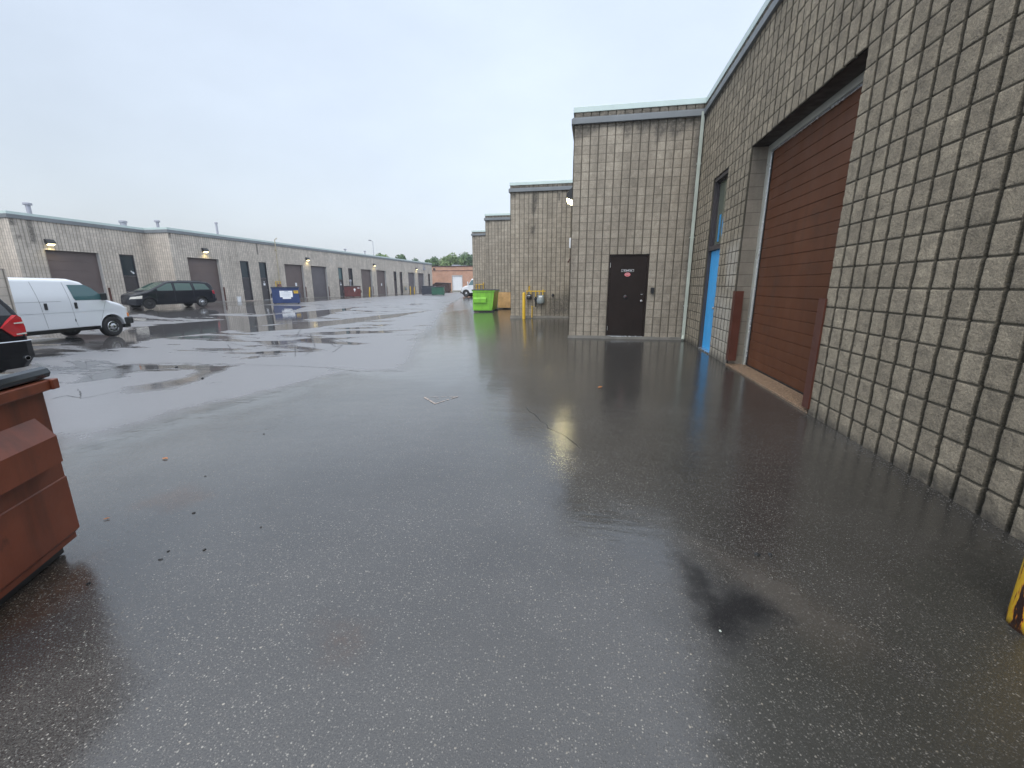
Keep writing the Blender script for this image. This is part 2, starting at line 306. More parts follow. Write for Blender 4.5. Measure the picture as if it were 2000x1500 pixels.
POLY= {'film1': [(-5.09,3.01),(-5.12,3.66),(-4.99,4.68),(-4.69,5.71),(-4.48,6.47),(-4.02,6.68),(-4.21,6.07),(-4.17,5.05),(-4.39,4.09),(-4.47,3.16),(-4.2,2.48)],'film4': [(-.19,2.80),(.06,2.65),(.33,2.48),(.50,2.28),(.52,2.05),(.42,2.0),(.20,2.19),(-.09,2.38)],'refl_dark': [(-3.4,19),(-1.5,12),(-1.7,8),(-.4,3.6),(-.1,2.7),(.45,2.25),(.52,1.5),(.48,.5),(2.6,.5),(2.6,12),(-.6,12.2),(-.6,19)],'film2': [(-5.13,7.43),(-4.0,7.01),(-3.16,6.95),(-3.58,8.2),(-4.69,11.15),(-5.62,14.74),(-8.65,23.82),(-7.74,27.55),(-1.73,6.08),(-2.02,5.39),(-2.79,6.1),(-3.93,6.54)],'film3': [(-7.99,5.85),(-7.65,6.31),(-7.27,6.53),(-6.82,5.68),(-7.27,5.38)],'pud1': [(-17.64,11.19),(-18.06,12.57),(-20.04,15.41),(-20.09,17.12),(-19.07,19.02),(-18.2,22.93),(-16.66,28.49),(-14.84,22.02),(-14.65,18.38),(-14.86,16.64),(-14.9,14.06),(-15.35,12.42),(-14.11,10.36),(-14.37,9.79)],'pud2': [(-29.3,22.46),(-25.42,21.81),(-26.7,26.82),(-24.82,29.12),(-21.18,28.99),(-18.72,23.6),(-21.75,21.76),(-22.05,18.84),(-25.52,20.06)],'pud3': [(-15.83,15.72),(-13.4,19.0),(-11.26,23.75),(-10.11,26.23),(-10.29,21.67),(-12.01,16.27),(-13.55,14.61)],'pud4': [(-11.9,14.86),(-9.21,15.6),(-7.15,14.55),(-8.47,14.32)],'pud5': [(-7.54,6.21),(-7.83,6.77),(-8.2,7.65),(-7.81,7.73),(-7.29,7.01),(-7.04,6.37),(-7.09,5.97)],'pud6': [(-9.66,6.08),(-10.26,6.75),(-10.47,7.6),(-10.32,8.13),(-9.72,7.34),(-9.38,6.35)],'pud7': [(-10.13,12.86),(-9.44,13.28),(-7.98,12.24),(-6.37,11.27),(-6.66,10.94),(-8.56,11.76)],'pud8': [(-9.81,11.28),(-8.88,11.46),(-6.86,10.02),(-7.45,9.99)],'patch': [(-10.38,29.26),(-8.79,24.57),(-6.49,17.05),(-5.36,12.35),(-4.69,11.15),(-4.14,9.38),(-3.55,7.88),(-3.24,7.0),(-4.19,6.98),(-4.6,6.4),(-5.1,4.7),(-5.3,3.3),(-9.0,3.0),(-13.0,5.0),(-23.94,13.26),(-25.47,20.91),(-25.21,34.57),(-26.5,41.49),(-28,80),(-22,82),(-16,52)],'oil': [(0.53,2.15),(0.52,1.89),(0.56,1.63),(0.57,1.53),(0.66,1.55),(0.73,1.71),(0.9,1.75),(0.89,1.85),(0.76,1.95),(0.64,1.86),(0.62,2.06)],'rust': [(-2.94,1.7),(-2.66,1.62),(-2.44,1.43),(-2.4,1.17),(-2.41,0.98),(-2.78,1.17),(-2.91,1.56)],'rust3': [(-3.1,2.15),(-2.75,2.1),(-2.6,2.3),(-3.0,2.45)],'rust2': [(-1.07,1.4),(-0.87,1.35),(-0.88,1.25),(-1.01,1.27)],'moss':[(.60,1.53),(.93,1.71),(1.25,1.55),(1.6,2.2),(2.4,2.6),(2.4,.3),(.9,.4),(.42,.85)],'brown': [(0.62,2.29),(0.96,2.12),(1.19,1.7),(0.98,1.43),(0.91,1.68),(0.79,1.99)]}
CR= [[(-0.73,4.84),(-0.58,4.51),(-0.37,4.14),(-0.22,3.94),(-0.11,3.74),(-0.03,3.59)],[(-3.21,6.95),(-4.19,6.98),(-5.08,7.37),(-6.27,7.71),(-8.23,8.02),(-10.04,8.37),(-11.32,8.3)],[(-9.08,25.38),(-7.26,19.65),(-6.09,15.87),(-5.37,13.05),(-5.04,11.73),(-4.49,10.66),(-4.0,9.11),(-3.55,7.88),(-3.21,6.95)],[(-6.98,8.9),(-7.72,9.87),(-8.77,11.23)],[(-10.22,13.13),(-11.43,14.94),(-12.48,16.58)],[(-6.88,9.11),(-7.3,9.95),(-7.63,10.6),(-8.81,12.16)],[(-9.05,12.44),(-10.42,14.28)],[(-11.55,11.37),(-11.52,11.61),(-10.77,10.94),(-10.06,10.23)],[(-8.35,4.97),(-8.42,5.22),(-7.82,5.05),(-7.72,5.4),(-7.61,5.9),(-7.73,6.58)],[(-7.9,5.09),(-8.85,5.68)],[(-14.9,14.06),(-11.9,14.86),(-7.4,14.64)],[(-8.42,12.34),(-7.03,10.64),(-7.06,11.06),(-6.4,9.55)],[(-2.39,4.47),(-1.67,3.04),(-1.3,2.28),(-0.95,1.62)],[(-12.11,12.14),(-9.97,11.05),(-9.27,11.5),(-7.39,10.34)],[(-9.55,12.87),(-9.02,13.24),(-6.98,11.48)]]
# ---------------------------------------------------------------- ground
def smst(a,b,t):
    t=np.clip((t-a)/(b-a),0,1); return t*t*(3-2*t)
def gz(x,y):
    x=np.asarray(x,float); y=np.asarray(y,float)
    t_=np.clip((-1.5-x)/9.5,0,1); S=(.75*t_+.25*t_*t_*(3-2*t_))*smst(-30,-19,x); Y=1/(1+(np.maximum(y-10,0)/13)**3)
    return -.42*S*Y
def g1(x,y): return float(gz(x,y))
def sdf(poly,X,Y,clampd=1.5):
    P=np.array(poly); out_=np.full(X.shape,-clampd); x0,y0=P.min(0)-clampd; x1,y1=P.max(0)+clampd
    idx=np.where((X>x0)&(X<x1)&(Y>y0)&(Y<y1))[0]; x=X[idx]; y=Y[idx]
    d=np.full(x.shape,1e9); ins=np.zeros(x.shape,bool)
    for i in range(len(P)):
        a=P[i]; b=P[(i+1)%len(P)]; e=b-a; t=np.clip(((x-a[0])*e[0]+(y-a[1])*e[1])/(e@e+1e-12),0,1)
        d=np.minimum(d,np.hypot(x-a[0]-t*e[0],y-a[1]-t*e[1]))
        c=((a[1]>y)!=(b[1]>y))&(x<(b[0]-a[0])*(y-a[1])/(b[1]-a[1]+1e-12)+a[0]); ins^=c
    out_[idx]=np.clip(np.where(ins,d,-d),-clampd,clampd); return out_
def grid_mesh(name,X,Y,Z,keep=None):
    ny,nx=X.shape; idx=np.arange(nx*ny).reshape(ny,nx)
    q=np.stack([idx[:-1,:-1],idx[:-1,1:],idx[1:,1:],idx[1:,:-1]],-1)
    if keep is not None: q=q[keep]
    q=q.reshape(-1,4); me=bpy.data.meshes.new(name); me.vertices.add(nx*ny)
    me.vertices.foreach_set('co',np.stack([X,Y,Z],-1).reshape(-1).astype(np.float32))
    me.loops.add(q.size); me.loops.foreach_set('vertex_index',q.reshape(-1).astype(np.int32))
    me.polygons.add(len(q)); me.polygons.foreach_set('loop_start',(np.arange(len(q))*4).astype(np.int32)); me.update(calc_edges=True)
    return me,q
def fattr(me,name,vals):
    a=me.attributes.new(name,'FLOAT','POINT'); a.data.foreach_set('value',np.asarray(vals,np.float32).reshape(-1))
def asphalt():
    m,nt,b=mat_new('wet_asphalt'); co=objco(nt); Nn=nt.nodes.new; Lk=nt.links.new
    def at(n): a=Nn('ShaderNodeAttribute'); a.attribute_name=n; return a.outputs['Fac']
    n_s=noise(nt,5.5,5,.6,co); n_m=noise(nt,1.3,5,.6,co); n_l=noise(nt,.28,4,.55,co); n_f=noise(nt,38,4,.65,co); n_vf=noise(nt,170,3,.7,co)
    def mask(a,amp,wd,n=n_s):
        return mrange(nt,math_(nt,'ADD',at(a),math_(nt,'MULTIPLY',math_(nt,'SUBTRACT',n,.5),amp)),-wd,wd,0,1,True)
    # low spots collect extra water
    mp=Nn('ShaderNodeMapping'); mp.inputs['Rotation'].default_value=(0,0,R_(12)); mp.inputs['Scale'].default_value=(.30,.95,1); Lk(co,mp.inputs[0])
    n_p=noise(nt,1,7,.62,mp.outputs[0],.3)
    film=mask('film',.6,.25,n_m); pud=mask('pud',1.3,.17,n_p); patch=mask('patch',1.5,.45,n_m); lane=mask('lane',1.6,.6,n_m)
    low=at('low'); extra=mrange(nt,math_(nt,'ADD',n_p,math_(nt,'MULTIPLY',low,.16)),.655,.715,0,1,True)
    water=math_(nt,'MAXIMUM',pud,extra)
    oil=mask('oil',.20,.07); refl_dark=mask('refl_dark',1.3,.35,n_m); rust=mask('rust',.3,.10); moss=mask('moss',.5,.14); brown=mask('brown',.25,.09)
    # base colour: bitumen, sand, stone chips
    gr=noise(nt,330,2,.6,co); c=mixc(nt,mrange(nt,math_(nt,'ADD',math_(nt,'MULTIPLY',n_vf,.6),math_(nt,'MULTIPLY',gr,.4)),.36,.62,0,1),(.014,.014,.015),(.100,.097,.092))
    c=mixc(nt,mrange(nt,n_m,.3,.7,0,1),c,mixc(nt,.5,c,(.034,.033,.031)))
    c=mixc(nt,math_(nt,'MULTIPLY',rust,.55),c,mixc(nt,mrange(nt,n_f,.35,.65,0,1),(.03,.015,.007),(.10,.05,.022)))
    c=mixc(nt,math_(nt,'MULTIPLY',brown,.55),c,(.085,.070,.055))
    c=mixc(nt,math_(nt,'MULTIPLY',moss,.45),c,(.020,.021,.013))
    nv=Nn('ShaderNodeTexNoise'); nv.inputs['Scale'].default_value=160; nv.inputs['Detail'].default_value=1; Lk(co,nv.inputs['Vector'])
    ds=Nn('ShaderNodeVectorMath'); ds.operation='SCALE'; ds.inputs['Scale'].default_value=.006; Lk(nv.outputs['Color'],ds.inputs[0])
    dv=Nn('ShaderNodeVectorMath'); dv.operation='ADD'; Lk(co,dv.inputs[0]); Lk(ds.outputs[0],dv.inputs[1])
    dens=noise(nt,3.2,4,.65,co)
    def chips(scale,t0,t1,d0,ca,cb):
        v=Nn('ShaderNodeTexVoronoi'); v.inputs['Scale'].default_value=scale; Lk(dv.outputs[0],v.inputs['Vector']); s=Nn('ShaderNodeSeparateColor'); Lk(v.outputs['Color'],s.inputs[0])
        k=math_(nt,'MULTIPLY',math_(nt,'GREATER_THAN',s.outputs[0],mrange(nt,dens,.3,.7,t0,t1)),mrange(nt,v.outputs['Distance'],d0,d0+.16,1,0,True))
        return k,mixc(nt,s.outputs[1],ca,cb)
    chip,cc=chips(135,.45,.28,.24,(.045,.043,.040),(.18,.172,.158)); c=mixc(nt,math_(nt,'MULTIPLY',chip,.9),c,cc)
    chip2,cc=chips(92,.82,.70,.20,(.10,.096,.088),(.32,.305,.27)); c=mixc(nt,chip2,c,cc)
    chip3,cc=chips(60,.975,.945,.15,(.16,.14,.11),(.34,.31,.26)); c=mixc(nt,chip3,c,cc)
    chall=math_(nt,'MAXIMUM',chip,math_(nt,'MAXIMUM',chip2,chip3))
    tone=mrange(nt,noise(nt,.55,5,.6,co),.3,.7,.7,1.35); tv=Nn('ShaderNodeVectorMath'); tv.operation='SCALE'; Lk(c,tv.inputs[0]); Lk(tone,tv.inputs['Scale']); c=tv.outputs[0]; c=mixc(nt,math_(nt,'MULTIPLY',refl_dark,.7),c,mixc(nt,.55,c,(.012,.011,.008)))  # painted darkening of the asphalt where the building's reflection falls
    c=mixc(nt,math_(nt,'MULTIPLY',patch,.8),c,mixc(nt,n_f,(.13,.13,.14),(.26,.26,.275)))
    c=mixc(nt,math_(nt,'MULTIPLY',lane,.35),c,(.030,.030,.029))
    c=mixc(nt,math_(nt,'MULTIPLY',oil,.85),c,(.006,.006,.007))
    c=mixc(nt,math_(nt,'MULTIPLY',water,.6),c,(.030,.027,.024))
    c=mixc(nt,math_(nt,'MULTIPLY',film,.35),c,(.045,.046,.048))
    Lk(c,b.inputs['Base Color'])
    r=mrange(nt,n_l,.3,.7,.09,.15)
    r=math_(nt,'ADD',r,math_(nt,'MULTIPLY',math_(nt,'SUBTRACT',n_f,.5),.12))
    r=math_(nt,'ADD',r,math_(nt,'MULTIPLY',chall,.06))
    def lerp(a,val,f): n=Nn('ShaderNodeMix'); Lk(f,n.inputs[0]); Lk(a,n.inputs[2]) if not isinstance(a,float) else None; n.inputs[3].default_value=val; return n.outputs[0]
    r=lerp(r,.13,lane); r=lerp(r,.34,patch); r=lerp(r,.07,film); r=lerp(r,.34,brown); r=lerp(r,.40,moss); r=lerp(r,.5,oil); r=lerp(r,.02,water)
    sp=Nn('ShaderNodeMix'); Lk(math_(nt,'MAXIMUM',oil,math_(nt,'MULTIPLY',moss,.55)),sp.inputs[0]); sp.inputs[2].default_value=.5; sp.inputs[3].default_value=.12; Lk(sp.outputs[0],b.inputs['Specular IOR Level'])
    Lk(r,b.inputs['Roughness']); b.inputs['IOR'].default_value=1.85
    dry=math_(nt,'SUBTRACT',1,math_(nt,'MAXIMUM',math_(nt,'MULTIPLY',film,.85),math_(nt,'MAXIMUM',math_(nt,'MULTIPLY',lane,.5),math_(nt,'MULTIPLY',water,.985))))
    hf=math_(nt,'ADD',math_(nt,'MULTIPLY',n_vf,.5),math_(nt,'ADD',math_(nt,'MULTIPLY',chall,.9),math_(nt,'MULTIPLY',n_f,.6)))
    hf=math_(nt,'MULTIPLY',hf,dry)
    b1=bump(nt,None,hf,.4,.0020)
    notw=math_(nt,'SUBTRACT',1,math_(nt,'MULTIPLY',water,.97))
    b2_=bump(nt,None,math_(nt,'MULTIPLY',noise(nt,2.1,3,.5,co),notw),.5,.009,b1)
    b3_=bump(nt,None,math_(nt,'MULTIPLY',noise(nt,16,3,.5,co),notw),.4,.0016,b2_)
    mp4=Nn('ShaderNodeMapping'); mp4.inputs['Scale'].default_value=(.8,5.5,1); mp4.inputs['Rotation'].default_value=(0,0,R_(-6)); Lk(co,mp4.inputs[0])
    bump(nt,b,noise(nt,1,4,.6,mp4.outputs[0]),.5,.0045,b3_)
    return m
def build_ground():
    xs=np.concatenate([[-1500,-400,-120,-70,-50,-42],np.arange(-37,-12,.15),np.arange(-12,3.2,.06),[3.3,4,8,20,60,200,600,1500]])
    ys=np.concatenate([[-600,-100,-30,-10,-5],np.arange(-3,10,.06),np.arange(10,36,.15),np.arange(36,100,.7),[104,110,125,150,200,400,900,2000]])
    X,Y=np.meshgrid(xs,ys); Z=gz(X,Y)
    me,q=grid_mesh('ground',X,Y,Z); fx,fy=X.ravel(),Y.ravel()
    S=lambda *n: np.max([sdf(POLY[k],fx,fy) for k in n],0)
    fattr(me,'film',S('film1','film2','film3','film4')); fattr(me,'pud',S(*['pud%d'%i for i in range(1,9)]))
    for k in ('patch','oil','moss','brown','refl_dark'): fattr(me,k,S(k))
    fattr(me,'rust',S('rust','rust2','rust3'))
    lane=np.minimum(np.minimum(fy-5.2,1.5),np.minimum((fx+3.0+np.maximum(fy-7,0)*.36),1.5)); fattr(me,'lane',lane)
    low=np.clip(-gz(fx,fy)/.42,0,1)+.35*smst(-31,-26,fx)*smst(-8,-14,fx)*smst(14,22,fy)*smst(80,45,fy); low=np.where(fx>-5,0,low); fattr(me,'low',np.clip(low,0,1))
    o=link_mesh('ground',me,asphalt(),None,smooth=True); tag(o,'wet dark asphalt yard with puddles reflecting the overcast sky',None,None,'structure')
build_ground()
def cracks():
    mb=MB()
    for line in CR:
        if abs(line[0][0]+2.39)<.02 or abs(line[0][0]+9.08)<.02: continue
        pts=[]
        for (a,b_) in zip(line[:-1],line[1:]):
            n=max(2,int(math.dist(a,b_)/.09))
            for i in range(n): t=i/n; pts.append((a[0]+(b_[0]-a[0])*t+random.gauss(0,.012),a[1]+(b_[1]-a[1])*t+random.gauss(0,.012)))
        pts.append(line[-1])
        far=math.hypot(*line[0]); wd=.002+.0005*far
        L1,R1=[],[]
        for i,p in enumerate(pts):
            q=pts[min(i+1,len(pts)-1)]; p0=pts[max(i-1,0)]; dx,dy=q[0]-p0[0],q[1]-p0[1]; l=math.hypot(dx,dy)+1e-9
            ww=wd*(.35+random.random())*(.3 if i in(0,len(pts)-1) else 1); z=g1(*p)+.004
            L1.append((p[0]-dy/l*ww,p[1]+dx/l*ww,z)); R1.append((p[0]+dy/l*ww,p[1]-dx/l*ww,z))
        n=len(pts); mb.add(L1+R1,[(i,i+1,n+i+1,n+i) for i in range(n-1)])
    o=mb.build('ground_crack',simple('crack_fill',(.018,.017,.016),.5)); tag(o,'thin dark cracks wandering over the wet asphalt',kind='structure')
cracks()
def triangle():
    a,b_,c=Vector((-2.15,5.13,0)),Vector((-1.70,5.19,0)),Vector((-1.88,4.82,0)); mb=MB()
    for p,q,wd in ((a,b_,.016),(b_,c,.022),(c,a,.028)):
        d=(q-p).normalized(); n=Vector((-d.y,d.x,0))*wd/2; k=12
        for i in range(k):
            if random.random()<.12: continue
            s0=p+(q-p)*(i/k); s1=p+(q-p)*((i+1)/k); j=random.uniform(.7,1.1)
            mb.add([(v.x,v.y,g1(v.x,v.y)+.004) for v in (s0-n*j,s1-n*j,s1+n*j,s0+n*j)],[(0,1,2,3)])
    mb.add([(-1.96,5.07,.004+g1(-1.96,5.07)),(-1.92,5.065,.004+g1(-1.92,5.06)),(-1.92,5.075,.004+g1(-1.92,5.07)),(-1.96,5.085,.004+g1(-1.96,5.08))],[(0,1,2,3)])
    tag(mb.build('painted_triangle',M['mark']),'small faded orange triangle outline sprayed on the asphalt',kind='structure')
triangle()
# ---------------------------------------------------------------- block walls
def vnoise(x,y,seed=0):
    xi=np.floor(x).astype(np.int64); yi=np.floor(y).astype(np.int64); fx=x-xi; fy=y-yi; fx=fx*fx*(3-2*fx); fy=fy*fy*(3-2*fy)
    def h(a,b):
        n=(a*374761393+b*668265263+seed*974634777)&0xffffffff; n=((n^(n>>13))*1274126177)&0xffffffff; return ((n^(n>>16))&0xffff)/65535.
    return (h(xi,yi)*(1-fx)+h(xi+1,yi)*fx)*(1-fy)+(h(xi,yi+1)*(1-fx)+h(xi+1,yi+1)*fx)*fy
Z0=-.017
FR={14:[0,.042,.090,.14,.2,.28,.36,.44,.52,.6,.68,.76,.84,.91,.958],8:[0,.05,.09,.2,.35,.5,.65,.8,.91,.95],4:[0,.06,.12,.5,.88,.94],1:[0]}
def block_wall(name,parent,O,U,L0,L1,z1,holes=(),div=8,mat='block',disp=1.0,stain=None,pale=None,seed=0,z0=0.0,u_off=0.0,step=None):
    O=np.array(O,float); U=np.array(U,float); Nv=np.cross(U,[0,0,1])
    def lines(a,b,off,extra):
        if step: vals=list(np.arange(a,b,step))+[b]
        else:
            k0=int(math.floor((a-off)/B))-1; k1=int(math.ceil((b-off)/B))+1; vals=[off+(k+f)*B for k in range(k0,k1) for f in FR[div]]
        vals=[v for v in vals if a<v<b]+[a,b]+[e for e in extra if a<e<b]; vals=np.array(sorted(vals)); keep=[0]
        for i in range(1,len(vals)):
            if vals[i]-vals[keep[-1]]>.0012 : keep.append(i)
        v=vals[keep]; v[-1]=b; return v
    us=lines(L0,L1,u_off,[h for H in holes for h in H[:2]]); zs=lines(z0,z1,Z0,[h for H in holes for h in H[2:]])
    for H in holes:   # snap
        for h in H[:2]: us[np.abs(us-h).argmin()]=h
        for h in H[2:]: zs[np.abs(zs-h).argmin()]=h
    A,Zg=np.meshgrid(us,zs); cu=(A[:-1,:-1]+A[1:,1:])/2; cz=(Zg[:-1,:-1]+Zg[1:,1:])/2; keep=np.ones(cu.shape,bool)
    for H in holes: keep&=~((cu>H[0])&(cu<H[1])&(cz>H[2])&(cz<H[3]))
    bu=(A-u_off)/B; bz=(Zg-Z0)/B; D=np.zeros_like(A)
    if disp>0:
        du=np.abs(bu-np.round(bu)); dz=np.abs(bz-np.round(bz))
        wob=.014*(vnoise(bu*2.3,bz*2.3,5)-.5)
        mu=smst(.050,.092,du+wob*.3); mz=smst(.012,.05,dz+wob)
        cellr=vnoise(np.floor(bu)*1.0+.0,np.floor(bz)*1.0,9)
        rock=(vnoise(bu*3.1,bz*3.1,seed)*.5+vnoise(bu*7,bz*7,seed+1)*.34+vnoise(bu*13,bz*13,seed+2)*.22)
        dome=np.minimum(du,.25)/.25*np.minimum(dz+.1,.25)/.25
        D=-.022*(1-mu)-.001*(1-mz)*mu+mu*(.5+.5*mz)*(.009+.011*rock+.001*dome+.005*cellr)
        D*=disp
    P=O+A[...,None]*U+D[...,None]*Nv; P[...,2]+=Zg
    # P built as O + u*U, z added
    me,q=grid_mesh(name,P[...,0],P[...,1],P[...,2],keep)
    uvl=me.uv_layers.new(name='UVMap'); fu=np.stack([bu.ravel(),bz.ravel()],-1)[q.reshape(-1)]; 
    # nudge so cells floor cleanly
    uvl.data.foreach_set('uv',fu.astype(np.float32).reshape(-1))
    fa,fz=A.ravel(),Zg.ravel()
    st=np.zeros_like(fa)
    for (poly,soft) in (stain or ()): st=np.maximum(st,smst(-soft,soft,sdf(poly,fa,fz,.6)))
    fattr(me,'stain',st)
    pl=np.zeros_like(fa)
    for (poly,soft) in (pale or ()): pl=np.maximum(pl,smst(-soft,soft,sdf(poly,fa,fz,.6)))
    fattr(me,'pale',pl)
    # drop unused vertices
    bm=bmesh.new(); bm.from_mesh(me); bmesh.ops.delete(bm,geom=[v for v in bm.verts if not v.link_faces],context='VERTS'); bm.to_mesh(me); bm.free()
    return link_mesh(name,me,M[mat],parent,True,smooth=False)
def uvbox_wall(name,parent,P0,P1,mat,world=True):   # plain quad wall with block UVs, P0->P1 base, given height by z
    (x0,y0,z0),(x1,y1,z1)=P0,P1; L_=math.hypot(x1-x0,y1-y0)
    me=bpy.data.meshes.new(name); me.from_pydata([(x0,y0,z0),(x1,y1,z0),(x1,y1,z1),(x0,y0,z1)],[],[(0,1,2,3)])
    uvl=me.uv_layers.new(name='UVMap')
    for i,(u,v) in enumerate(((.1,z0-Z0),(L_+.1,z0-Z0),(L_+.1,z1-Z0),(.1,z1-Z0))): uvl.data[i].uv=(u/B,v/B)
    return link_mesh(name,me,M[mat],parent,world)
class Fr:  # local wall frame: u along, n outward, z up
    def __init__(s,O,U): s.O=Vector(O); s.U=Vector(U); s.N=s.U.cross(Vector((0,0,1)))
    def p(s,u,n,z): return tuple(s.O+s.U*u+s.N*n+Vector((0,0,z)))
    def box(s,mb,u0,u1,n0,n1,z0,z1,bev=0):
        a=s.p(u0,n0,z0); b=s.p(u1,n1,z1); return mb.b2(a,b,bev)
def coping(parent,F,u0,u1,nstart=0,ztop=5.74,ext0=0,ext1=0):
    c=MB(); F.box(c,u0-ext0,u1+ext1,-.30,.035,ztop-.13,ztop,.006); o=c.build('coping',M['coping'],parent,True)
    c=MB(); F.box(c,u0-ext0*1.5,u1+ext1*1.5,.0,.075,5.345,5.455,.008); F.box(c,u0-ext0*1.5,u1+ext1*1.5,.0,.05,5.455,5.475)
    c.build('fascia_band',M['band'],parent,True)
def overhead(parent,F,u0,u1,H,rec,mat,frame=True,near=False,label=None,sign=None):
    # reveals
    mb=MB(); z0=.03
    mats=[M['jamb'] if near else M['jambfar'],M['soffit']]
    if near:
        uvbox_wall('door_jamb',parent,F.p(u0,-.012,-.1),(*F.p(u0,-rec-.06,H)[:2],H),'jamb'); uvbox_wall('door_jamb',parent,F.p(u1,-rec-.06,-.1),(*F.p(u1,-.012,H)[:2],H),'jamb')
    else:
        for a in (u0,u1-.004): j=MB(); F.box(j,a,a+.004,-rec-.05,-.003,-.05,H); j.build('door_jamb',M['jambfar'],parent,True)
    mb=MB(); F.box(mb,u0-.02,u1+.02,-rec-.08,-.012 if near else -.004,H+.0,H+.03); mb.build('lintel',M['soffit'],parent,True)
    d=MB(); nb=-rec; sect=(H-.1)/6
    if near:
        # ribbed sections: profile in z extruded along u
        zz=z0; prof=[]
        while zz<H-.02:
            base=[(0,-.010),(.008,-.010),(.012,0),(.150,0),(.155,-.007),(.163,-.007),(.168,0),(.300,0),(.305,-.007),(.313,-.007),(.318,0),(.452,0),(.457,-.007),(.465,-.007),(.470,0),(.606,0)]
            for dz,dn in base: prof.append((zz+dz,dn))
            zz+=.61
        prof=[(z,n) for z,n in prof if z<H]; prof.append((H,0))
        vs=[F.p(u0+.09,nb+n,z) for z,n in prof]+[F.p(u1-.09,nb+n,z) for z,n in prof]; n_=len(prof)
        d.add(vs,[(i,n_+i,n_+i+1,i+1) for i in range(n_-1)])
    else:
        for i in range(6):
            za=z0+i*sect; F.box(d,u0+.02,u1-.02,nb-.03,nb,za,za+sect-.018,.004)
        F.box(d,u0+.02,u1-.02,nb-.04,nb-.012,z0,H)
    root=d.build('overhead_door',M[mat],parent,True)
    if label: root['label']=label
    if near:
        f=MB(); F.box(f,u0,u0+.09,nb-.02,nb+.045,0,H-.0); F.box(f,u1-.09,u1,nb-.02,nb+.045,0,H); F.box(f,u0+.09,u1-.09,nb-.02,nb+.045,H-.09,H-.001); f.build('frame',M['frame'],root,True)
        t=MB(); F.box(t,u0+.092,u0+.125,nb+.004,nb+.03,.05,H-.12,.003); F.box(t,u1-.125,u1-.092,nb+.004,nb+.03,.05,H-.12,.003); F.box(t,u0+.12,u1-.12,nb+.004,nb+.03,H-.125,H-.095,.003); t.build('track_strip',M['alu'],root,True)
        s_=MB(); F.box(s_,u0+.126,u0+.14,nb+.002,nb+.016,.03,H-.12); F.box(s_,u1-.14,u1-.126,nb+.002,nb+.016,.03,H-.12); F.box(s_,u0+.14,u1-.14,nb-.01,nb+.012,.0,.05); s_.build('weather_seal',M['dark'],root,True)
        for k in range(7):
            for uu in (u0+.045,u1-.045): b_=MB(); P=F.p(uu,nb+.045,.35+k*.5); b_.box(P,(.012,.02,.02),0,.003); b_.build('bolt',M['alu'],root,True)
    else:
        f=MB(); F.box(f,u0+.004,u0+.02,nb-.02,nb+.03,0,H); F.box(f,u1-.02,u1-.004,nb-.02,nb+.03,0,H); F.box(f,u0+.004,u1-.004,nb-.02,nb+.03,H-.05,H-.002); f.build('frame',M['doorfar'],root,True)
        s_=MB(); F.box(s_,u0+.02,u1-.02,nb-.035,.01,.0,.03); s_.build('sill',M['found'],root,True)
    if sign:
        s_=MB(); F.box(s_,sign[0]-.14,sign[0]+.14,nb,nb+.012,sign[1]-.18,sign[1]+.18); s_.build('notice',M['white'],root,True)
    return root
def entry(parent,F,u0,u1,H,rec,transom=True,label=None,lightglass=False,sign=0,flip=False,split=2.15):
    mb=MB()
    for a in (u0,u1-.05): F.box(mb,a,a+.05,-rec-.03,-.006,0,H)
    F.box(mb,u0+.05,u1-.05,-rec-.03,-.006,H-.05,H)
    if transom: F.box(mb,u0+.05,u1-.05,-rec-.03,-.02,split,split+.06)
    fr=mb.build('entry_door',M['entryfar'],parent,True)
    if label: fr['label']=label
    d=MB(); F.box(d,u0+.055,u1-.055,-rec-.02,-rec+.02,.02,(split if transom else H-.05)-.004,.004); leaf=d.build('door_leaf',M['entryfar'],fr,True)
    hu=u0+.13 if flip else u1-.13
    h=MB(); h.tube([F.p(hu,-rec+.02,1.0),F.p(hu,-rec+.07,1.0)],.012,8); h.tube([F.p(hu,-rec+.07,1.0),F.p(hu+(.11 if flip else -.11),-rec+.07,1.0)],.011,8); h.build('handle',M['steel'],fr,True)
    if transom:
        g=MB(); F.box(g,u0+.05,u1-.05,-rec-.015,-rec,split+.06,H-.05); g.build('transom_glass',M['glassteal' if lightglass else 'glassfar'],fr,True)
    s_=MB(); F.box(s_,u0+.05,u1-.05,-rec-.02,.012,.0,.02); s_.build('threshold',M['alu'],fr,True)
    if sign:
        s_=MB(); F.box(s_,(u0+u1)/2-.10,(u0+u1)/2+.16,-rec+.02,-rec+.026,1.45,1.66); F.box(s_,(u0+u1)/2-.02,(u0+u1)/2+.06,-rec+.02,-rec+.026,1.72,1.86); s_.build('notice',M['white'],fr,True)
    return fr
def guard(parent,F,u,s=1,h=1.2,z0=.1,wd=.14):
    mb=MB(); F.box(mb,u-wd/2,u+wd/2,.02,.032,z0,z0+h); F.box(mb,u-wd/2,u-wd/2+.012,-.06,.02,z0,z0+h) if s>0 else F.box(mb,u+wd/2-.012,u+wd/2,-.06,.02,z0,z0+h)
    return mb.build('door_guard',M['guard'],parent,True)

